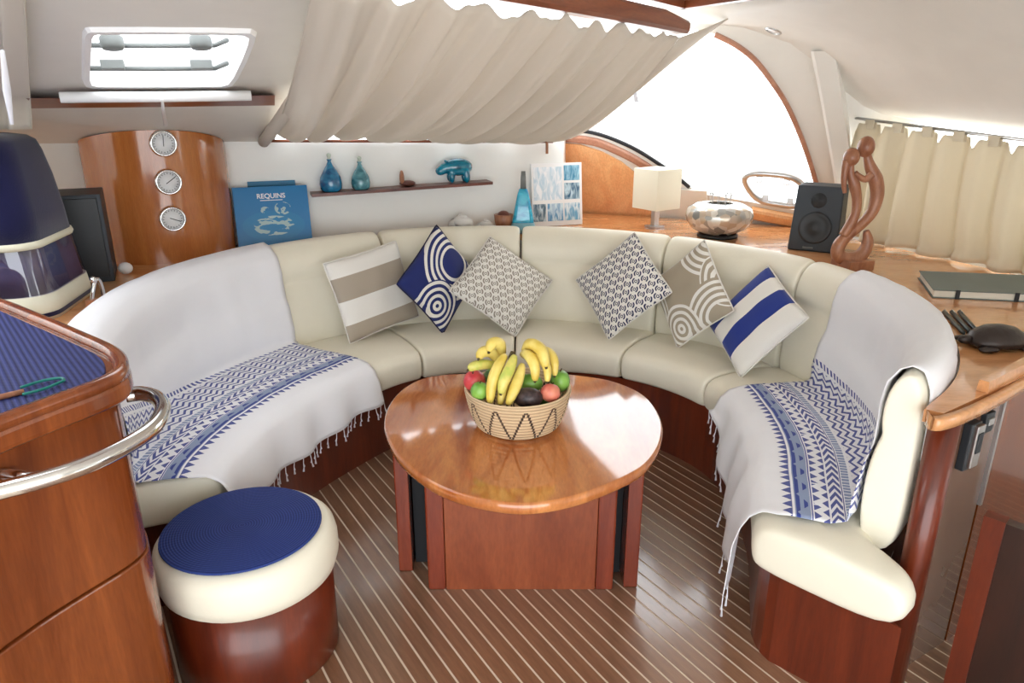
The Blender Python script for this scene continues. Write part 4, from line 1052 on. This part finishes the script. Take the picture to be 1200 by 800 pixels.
loft('bottle_body', [sq_ring(z, w_, w_*0.7, w_*0.2, 4) for z, w_ in ((0, .135), (0.01, .142), (0.12, .105), (0.22, .065), (0.245, .048), (0.25, .03))], 'aqua', tb_)
loft('white_pebbles', [sq_ring(z, w_, w_*0.7, w_*0.2, 4) for z, w_ in ((0.004, .146), (0.03, .141), (0.055, .128), (0.07, .118))], plain('frosted_pebbles', srgb(150, 206, 226), 0.6, 0, (40, 0.8), var=0.3), tb_)
loft('stopper', [sq_ring(z, w_, w_*0.8, w_*0.25, 3) for z, w_ in ((0.245, .034), (0.31, .03), (0.345, .024))], 'grey_face', tb_)
# picture board
pb0 = atA(622, 258, 0.02); pb1 = atA(680, 255, 0.03); pt0 = atA(617, 192, 0.004)
pb0.z = LZ+0.002; pb1.z = LZ+0.002; pb0 = pb0+an*0.03; pb1 = pb1+an*0.03
pic, pw_, ph2 = lean_board('picture_board', 'white board with blue flower photographs beside the orange panel', 'picture', pb0, pb1, pt0, 0.01, None)
box('board', (pw_, ph2, 0.012), 'white', pic, (pw_/2, ph2/2, 0.0), bevel=0.002)
def photo_mat(name, c1, c2, s, rot):
    m, nt, b = new_mat(name); v = coords(nt); nt.links.new(ramp(nt, noise(nt, v, (3, 1, 1), s, 4, 1.0, 0.5, (0, 0, rot)), [(0.38, c1), (0.62, c2)]), b.inputs['Base Color']); b.inputs['Roughness'].default_value = 0.3; return m
for x0, y0, x1, y1, c1, c2 in ((.64, .72, .95, .96, srgb(70, 140, 176), srgb(170, 210, 226)), (.64, .42, .95, .68, srgb(50, 96, 130), srgb(196, 220, 230)), (.64, .08, .95, .36, srgb(110, 170, 206), srgb(230, 240, 244)), (.30, .08, .61, .36, srgb(90, 150, 196), srgb(214, 232, 240)), (.02, .08, .27, .36, srgb(70, 100, 120), srgb(206, 220, 226)), (.04, .42, .60, .94, srgb(196, 218, 232), srgb(244, 246, 250))):
    box('photo_print', (pw_*(x1-x0), ph2*(y1-y0), 0.002), photo_mat('photo_print', c1, c2, 14, x0*3), pic, (pw_*(x0+x1)/2, ph2*(y0+y1)/2, 0.0068), bevel=0)

# ================================================================== ON THE SIDE COUNTER
lp = at(767, 266, LZ); lamp = thing('table_lamp', 'table lamp with square cream cube shade and steel stem on the side counter', 'lamp', (lp.x, lp.y, LZ), 0.62)
box('lamp_base', (0.085, 0.085, 0.012), 'steel', lamp, (0, 0, 0.006), bevel=0.003); box('stem', (0.042, 0.03, 0.11), 'steel', lamp, (0, 0, 0.065), bevel=0.003)
sv = []
for z, k in ((0.115, 1.0), (0.345, 1.0)):
    sv.append([Vector((x, y, z)) for x, y in rounded_rect(0.20, 0.20, 0.006, 2)])
m_shade = cloth_mat('lamp_shade_parchment', lambda nt, u, v: srgb(240, 236, 220), 0.8, 200, 0.3, 0.1)
so = loft('shade', sv, m_shade, lamp, True, False, True, False)
bp = at(845, 280, LZ); bowl = thing('mosaic_bowl', 'wide silvery mosaic glass bowl on a dark foot', 'bowl', (bp.x, bp.y+0.08, LZ))
def mosaic():
    m, nt, b = new_mat('mercury_mosaic'); v = coords(nt)
    vo = nt.nodes.new('ShaderNodeTexVoronoi'); vo.inputs['Scale'].default_value = 26; nt.links.new(v, vo.inputs[0])
    sep = nt.nodes.new('ShaderNodeSeparateColor'); nt.links.new(vo.outputs['Color'], sep.inputs[0])
    nt.links.new(ramp(nt, sep.outputs[0], [(0.1, srgb(150, 150, 146)), (0.4, srgb(226, 226, 222)), (0.7, srgb(196, 176, 150)), (0.95, srgb(244, 244, 240))]), b.inputs['Base Color'])
    b.inputs['Metallic'].default_value = 0.45; b.inputs['Roughness'].default_value = 0.2
    bump(nt, b, vo.outputs['Distance'], 0.5, 0.006); return m
M['mosaic'] = mosaic()
lathe('foot', [(0.001, 0), (0.11, 0), (0.112, 0.012), (0.10, 0.022), (0.001, 0.022)], 'black', bowl, 32)
lathe('bowl_body', [(0.001, 0.02), (0.10, 0.022), (0.15, 0.05), (0.18, 0.09), (0.186, 0.125), (0.172, 0.16), (0.13, 0.182), (0.075, 0.188), (0.07, 0.18), (0.12, 0.17), (0.15, 0.14), (0.001, 0.10)], 'mosaic', bowl, 40)
for k in range(9):
    a = 2*PI*k/9; x, y = 0.055*math.cos(a), 0.055*math.sin(a)
    tube('wire_pick', [(x*0.8, y*0.8, 0.11), (x, y, 0.20), (x*1.05, y*1.05, 0.225+0.008*(k % 3))], 0.0022, 'steel', bowl, 6)
    ellipsoid('pick_bead', (0.0055, 0.0055, 0.0055), 'steel', bowl, (x*1.05, y*1.05, 0.228+0.008*(k % 3)), 8)
sp0 = at(922, 292, LZ); sp1 = at(980, 298, LZ); sdv = (sp1-sp0); sw_ = sdv.length
spk = thing('loudspeaker', 'charcoal bookshelf speaker beside the carved couple sculpture', 'speaker', sp0+sdv/2, math.atan2(sdv.y, sdv.x))
rings = [[Vector((x, y, 0)) for x, y in ((-sw_/2, 0), (sw_/2, 0), (sw_/2, .2), (-sw_/2, .2))], [Vector((x, y, .325)) for x, y in ((-sw_/2+.01, .035), (sw_/2-.01, .035), (sw_/2-.01, .2), (-sw_/2+.01, .2))]]
so = loft('speaker_cabinet', rings, 'blackgrey', spk, True, False, True, False)
bv = so.modifiers.new('b', 'BEVEL'); bv.width = 0.008; bv.segments = 2
def spk_ring(nm, z, prof, mt):
    o = lathe(nm, prof, mt, spk, 30); yy = 0.035*z/0.325; o.location = (0, yy, z); o.rotation_euler = (PI/2-math.atan(0.035/0.325), 0, 0); return o
spk_ring('woofer', 0.12, [(0.001, 0.006), (0.02, 0.010), (0.03, 0.002), (0.062, 0.004), (0.072, 0.008), (0.08, 0.004), (0.08, -0.002), (0.001, -0.002)], 'black')
spk_ring('tweeter', 0.255, [(0.001, 0.008), (0.012, 0.006), (0.016, 0.002), (0.036, 0.003), (0.038, -0.002), (0.001, -0.002)], 'black')
box('badge', (0.05, 0.003, 0.008), 'grey_face', spk, (-0.02, 0.0, 0.02), bevel=0)

# carved couple
cb0 = at(998, 314, LZ); cpl = thing('couple_sculpture', 'slim carved wooden sculpture of an embracing couple', 'sculpture', (cb0.x, cb0.y, LZ))
cy = cb0.y
def cpx(L_, dy=0): return [aty(u, v, cy+dy) for u, v in L_]
def limb(nm, px, rr, dy=0):
    pts = cpx(px, dy); m = 5; P = cat(pts, m); R_ = []
    for i in range(len(P)):
        k = i/m; a = int(k); b = min(len(rr)-1, a+1); R_.append((rr[a]+(rr[b]-rr[a])*(k-a))*0.0042)
    return tube(nm, P, R_, 'carved', cpl, 14, True)
limb('male_figure', [(1015, 176), (1019, 193), (1026, 210), (1028, 228), (1022, 248), (1008, 264), (995, 274), (984, 286), (982, 297), (990, 303), (1004, 302), (1013, 294), (1017, 282), (1015, 270)], [3.0, 5.5, 7.5, 7, 6, 5.5, 6, 7, 7.5, 8, 7.5, 7, 6, 3])
limb('female_figure', [(998, 188), (997, 203), (1001, 216), (1004, 232), (1003, 248), (997, 262), (988, 276)], [2.8, 4, 6, 5, 4.8, 5.5, 5], -0.01)
limb('arm', [(1022, 204), (1014, 210), (1006, 206), (1002, 202)], [4, 3.5, 3, 2.5], -0.02)
limb('hair_plait', [(993, 188), (990, 200), (989, 214), (990, 226)], [5, 3.6, 3, 2], -0.01)
h1_ = aty(1015, 172, cy); h2_ = aty(998, 184, cy-0.01)
ellipsoid('head', (.036, .040, .046), 'carved', cpl, tuple(h1_), 18, True); ellipsoid('head', (.034, .038, .040), 'carved', cpl, tuple(h2_), 18, True)
bs = box('plinth', (0.135, 0.13, 0.045), 'carved', cpl, (cb0.x, cb0.y, LZ+0.0225), (0, 0, 0.3), 0.006, True)

# grey folio, pens and turtle on the near counter
g0 = at(1077, 326, LZ); g1 = at(1092, 349, LZ); g2 = at(1200, 354, LZ)
gd = (g2-g1).normalized(); ga = math.atan2(gd.y, gd.x)
fol = thing('grey_folio', 'flat grey bound folio with two dark straps on the counter', 'book', g1, ga)
FD = (g0-g1).length
M['folio'] = plain('folio_cloth', srgb(112, 122, 118), 0.6, 0, (120, 0.2), var=0.08)
gk = (g0-g1).dot(gd)
gl = 0.46; gz = 0.034
dq = math.sqrt(max(0.01, FD**2-gk**2))
def shear(z0, z1, w0, d0, mat, nm, m0=0): 
    return prism(nm, [(m0, m0), (w0-m0, m0), (w0-m0+gk*0.9, d0-m0), (gk*0.9+m0, d0-m0)], z0, z1, mat, fol, 0.0015)
shear(0, .004, gl, dq, 'folio', 'bottom_board'); shear(.004, .030, gl, dq, 'paper', 'page_block', 0.006); shear(.030, .034, gl, dq, 'folio', 'top_board')
for x in (0.09, 0.30): box('strap', (0.016, 0.004, 0.036), 'black', fol, (x, -0.001, 0.018), bevel=0.001)
M['turtle'] = plain('bronze_turtle', srgb(62, 52, 48), 0.35, 0.3, (50, 0.5), var=0.4)
tp0 = at(1172, 410, LZ); tur = thing('turtle_figurine', 'dark carved turtle figurine on the counter', 'figurine', (tp0.x+0.01, tp0.y+0.04, LZ), 0.1)
rings = []
for i in range(9):
    a = (PI/2)*i/8; rings.append([Vector((0.098*math.cos(a)*math.cos(q*2*PI/28), 0.07*math.cos(a)*math.sin(q*2*PI/28), 0.012+0.058*math.sin(a)+(0.002 if i % 2 else 0))) for q in range(28)])
rings[-1] = [Vector((0.001*math.cos(q*2*PI/28), 0.001*math.sin(q*2*PI/28), 0.071)) for q in range(28)]
loft('shell', rings, 'turtle', tur)
ellipsoid('head', (.024, .016, .014), 'turtle', tur, (-0.108, 0.0, 0.026), 14)
for sx_, sy_ in ((-1, -1), (-1, 1), (1, -1), (1, 1)): ellipsoid('flipper', (.034, .02, .009), 'turtle', tur, (0.068*sx_, 0.058*sy_, 0.010), 12)
tube('tail', [(0.09, 0, 0.014), (0.125, 0, 0.006)], [0.008, 0.002], 'turtle', tur, 8)
for k in range(3):
    a = at(1106+k*9, 365, LZ+0.008); b = at(1130+k*7, 391-k*2, LZ+0.008)
    pn_ = thing('pen', ('dark metal pen farthest from the turtle in the row of three', 'dark metal pen in the middle of the row of three', 'dark metal pen closest to the turtle in the row of three')[k], 'pen', a, group='pens on the counter')
    d = (b-a).normalized(); tube('pen_barrel', [a, a+d*0.004, b-d*0.012, b], [0.005, 0.0075, 0.0075, 0.003], plain('gunmetal', srgb(52, 60, 60), 0.3, 0.6, var=0.2), pn_, 10, True)
    tube('pen_clip', [a+d*0.006+Vector((0, 0, .0095)), a+d*0.05+Vector((0, 0, .0095))], 0.0014, 'steel', pn_, 6, True)

# ---- opening port frame leaning on the arched window
port = thing('porthole', 'oblong steel opening port frame with hinge lugs in the arched window', 'porthole', atB(908, 224))
pc = cat([atB(u, v, 0.02) for u, v in [(873, 212), (876, 205), (886, 203), (905, 204), (925, 207), (938, 214), (945, 226), (944, 238), (932, 241), (912, 239), (893, 235), (881, 226)]], 6, True)
tube('port_frame', pc, 0.020, 'steel', port, 10, True, True)
slab('port_glass', [p+B_N*0.004 for p in pc], B_N, 0.006, 'glass', port, True)
for u, v in ((890, 210), (922, 213), (897, 232), (926, 236)):
    lg = box('hinge_lug', (0.035, 0.02, 0.04), 'steel', port, tuple(atB(u, v, 0.02)), (0, 0, -0.4), 0.004, True)

# ================================================================== CURTAINS
def foldnoise(x, seeds): return sum(a*math.sin(f_*x+p) for a, f_, p in seeds)
# front curtain: stretched from the beam down to the top of the bulkhead
fc = thing('front_curtain', 'cream linen curtain stretched from the beam over the front window', 'curtain', A_pt(-0.5, 1.4))
nu, nv = 320, 36; V = []; UV = []
botpx = [(318, 160), (640, 163)]
tl = bL+(bR-bL)*0.33; 
for i in range(nu+1):
    s = i/nu
    sb_ = s**1.0
    bpt = atA(318+322*sb_, 161+3*sb_, 0.035+0.02*math.sin(31*s)); tpt = (bL+(bR-bL)*(0.30+0.69*s))+Vector((0, 0, -0.004-0.012*(0.5+0.5*math.sin(56*s+1))))
    for j in range(nv+1):
        t = j/nv; p = bpt.lerp(tpt, t)
        am = 0.022*(math.sin(PI*(0.10+0.85*t))**0.8)+0.006
        fold = math.sin(62*s+1.2*math.sin(9*s)+0.5*t)+0.5*math.sin(25*s+2)+0.38*math.sin(117*s+1.0+0.8*t)+0.22*math.sin(203*s+2.0-1.5*t)*math.sin(7*s+4*t)
        sag = -0.10*4*t*(1-t)*(0.7+0.4*s)
        V.append(p+Vector((0, 0, sag+am*fold))); UV.append((s*3, t))
o = mesh('curtain_cloth', V, grid_faces(nu+1, nv+1), 'curtain', fc, True, UV, True); o.modifiers.new('s', 'SOLIDIFY').thickness = 0.002
# rolled left edge and flat right hem
lr = [atA(309, 166, 0.10), aty(330, 138, atH(337, 122, 0.05).y+0.08), atH(360, 95, 0.035), atH(393, 48, 0.035), atH(426, 0, 0.035), atH(446, -30, 0.035)]
tube('rolled_edge', cat(lr, 6), [0.028]*31, 'curtain', fc, 12, True)
def hem(s): 
    a = V[-(nv+1)+int(round(s*nv))]; return a
hr = []
for j in range(0, nv+1, 3):
    a = V[nu*(nv+1)+j]; t = j/nv
    far = atB(690+172*t**0.9, 150-132*t**0.8, 0.06); b_ = a.lerp(far, 0.12+0.75*t)
    hr.append([a+Vector((0, 0, -0.004)), a.lerp(b_, 0.5)+Vector((0, 0, -0.006)), b_])
hrm = loft('flat_hem', hr, 'curtain', fc, False, False, False, True, [(q*0.5, j*0.1) for j in range(len(hr)) for q in range(3)], True)
hrm.modifiers.new('s', 'SOLIDIFY').thickness = 0.003
for (u, v, yy) in ((389, 62, 2.75), (743, 100, 3.6)):
    a = aty(u, v, yy); b = aty(u+3, v+36 if u < 500 else v+20, yy)
    loft('tie_strap', [[a+Vector((x, 0, 0)) for x in (-.006, .006)], [b+Vector((x, 0, 0)) for x in (-.011, .011)]], 'white_cloth', fc, False, False, False, False, None, True).modifiers.new('s', 'SOLIDIFY').thickness = 0.003
tube('curtain_batten', [atA(318, 165, 0.02), atA(648, 166, 0.02)], 0.008, 'trimwood', fc, 8, True)
hk = tube('curtain_hook', [atA(641, 162, 0.03), atA(641, 180, 0.03)], 0.008, 'carved', fc, 8, True)
win4 = slab('window_4', [A_pt(-1.1, 1.46, -0.08), A_pt(0.42, 1.44, -0.08), Vector((bR.x, bR.y+0.15, 2.0)), bL+(bR-bL)*0.42+Vector((0, 0.1, 0.13))], (0, -0.4, 1), 0.008, 'glass')
tag(win4, 'sloping front window behind the front curtain', 'window', kind='structure')

# side curtain: gathered on a rod with tab tops
sc_ = thing('side_curtain', 'gathered cream side curtain hanging on a thin rod over the counter', 'curtain', R_pt(3.6, LZ))
nu, nv = 240, 26; V = []; UV = []
sA, sB = 4.055, 1.5
for i in range(nu+1):
    s = sA+(sB-sA)*i/nu; d = (sA-s)
    phs = 2*PI*d/0.155
    zt = 1.50-(4.13-s)*0.075+0.024; zb = LZ+0.012+0.006*math.sin(phs*0.5)
    notch = max(0, math.cos(phs+0.6*math.sin(d*5)))**3*0.045
    for j in range(nv+1):
        t = j/nv; z = zb+(zt-0.022-notch*1.0-zb)*t
        am = 0.032*(1-0.35*t)+0.004
        ff = math.sin(phs+0.6*math.sin(d*5)+0.5*math.sin(3*t+d*7))+0.25*math.sin(2*phs+1+2*t)
        bl = -0.02*math.sin(PI*t)-0.012*(1 if t < 0.04 else 0)
        V.append(R_pt(s, z, 0.055+am*ff-bl)); UV.append((d, t))
o = mesh('curtain_cloth', V, grid_faces(nu+1, nv+1), 'curtain_side', sc_, True, UV, True); o.modifiers.new('s', 'SOLIDIFY').thickness = 0.002
tube('curtain_rod', [R_pt(4.09, 1.518, 0.055), R_pt(1.5, 1.52-2.63*0.075, 0.055)], 0.008, 'steel', sc_, 8, True)
nt_ = int((sA-sB)/0.155)
for k in range(nt_+1):
    d = (k+0.5)*0.155; s = sA-d
    if s < sB: break
    zt = 1.50-(4.13-s)*0.075+0.022
    b = [R_pt(s+0.02, zt-0.045, 0.07), R_pt(s+0.02, zt+0.0, 0.066), R_pt(s+0.02, zt+0.004, 0.045), R_pt(s+0.02, zt-0.045, 0.042)]
    e = [p+(R_pt(s-0.03, 0)-R_pt(s+0.02, 0)) for p in b]
    loft('tab_loop', [b, e], 'curtain_side', sc_, False, False, False, False, None, True).modifiers.new('s', 'SOLIDIFY').thickness = 0.003
# left curtain strip beside the hatch
lc = thing('left_curtain', 'narrow cream curtain gathered at the cabin side above the canvas bag', 'curtain', aty(10, 160, 2.42))
nu, nv = 40, 16; V = []; UV = []
for i in range(nu+1):
    s = i/nu
    for j in range(nv+1):
        t = j/nv; u = -60+(98-3*(1-t)*0)*s-(1-t)*0+t*(-8); vv = 151.5-222*t; yy = atH(max(-55, u), min(vv, 122)).y-0.125; p = aty(u, vv, yy)
        V.append(p+Vector((0, 0.02*math.sin(s*22+t), 0))); UV.append((s, t))
o = mesh('curtain_cloth', V, grid_faces(nu+1, nv+1), 'curtain', lc, True, UV, True); o.modifiers.new('s', 'SOLIDIFY').thickness = 0.002
a = atH(3, 60, 0.17); b = atH(8, 105, 0.17); c_ = aty(14, 146, b.y)
tube('tie_strap', [a, b, c_], [0.004, 0.009, 0.004], 'white_cloth', lc, 8, True)
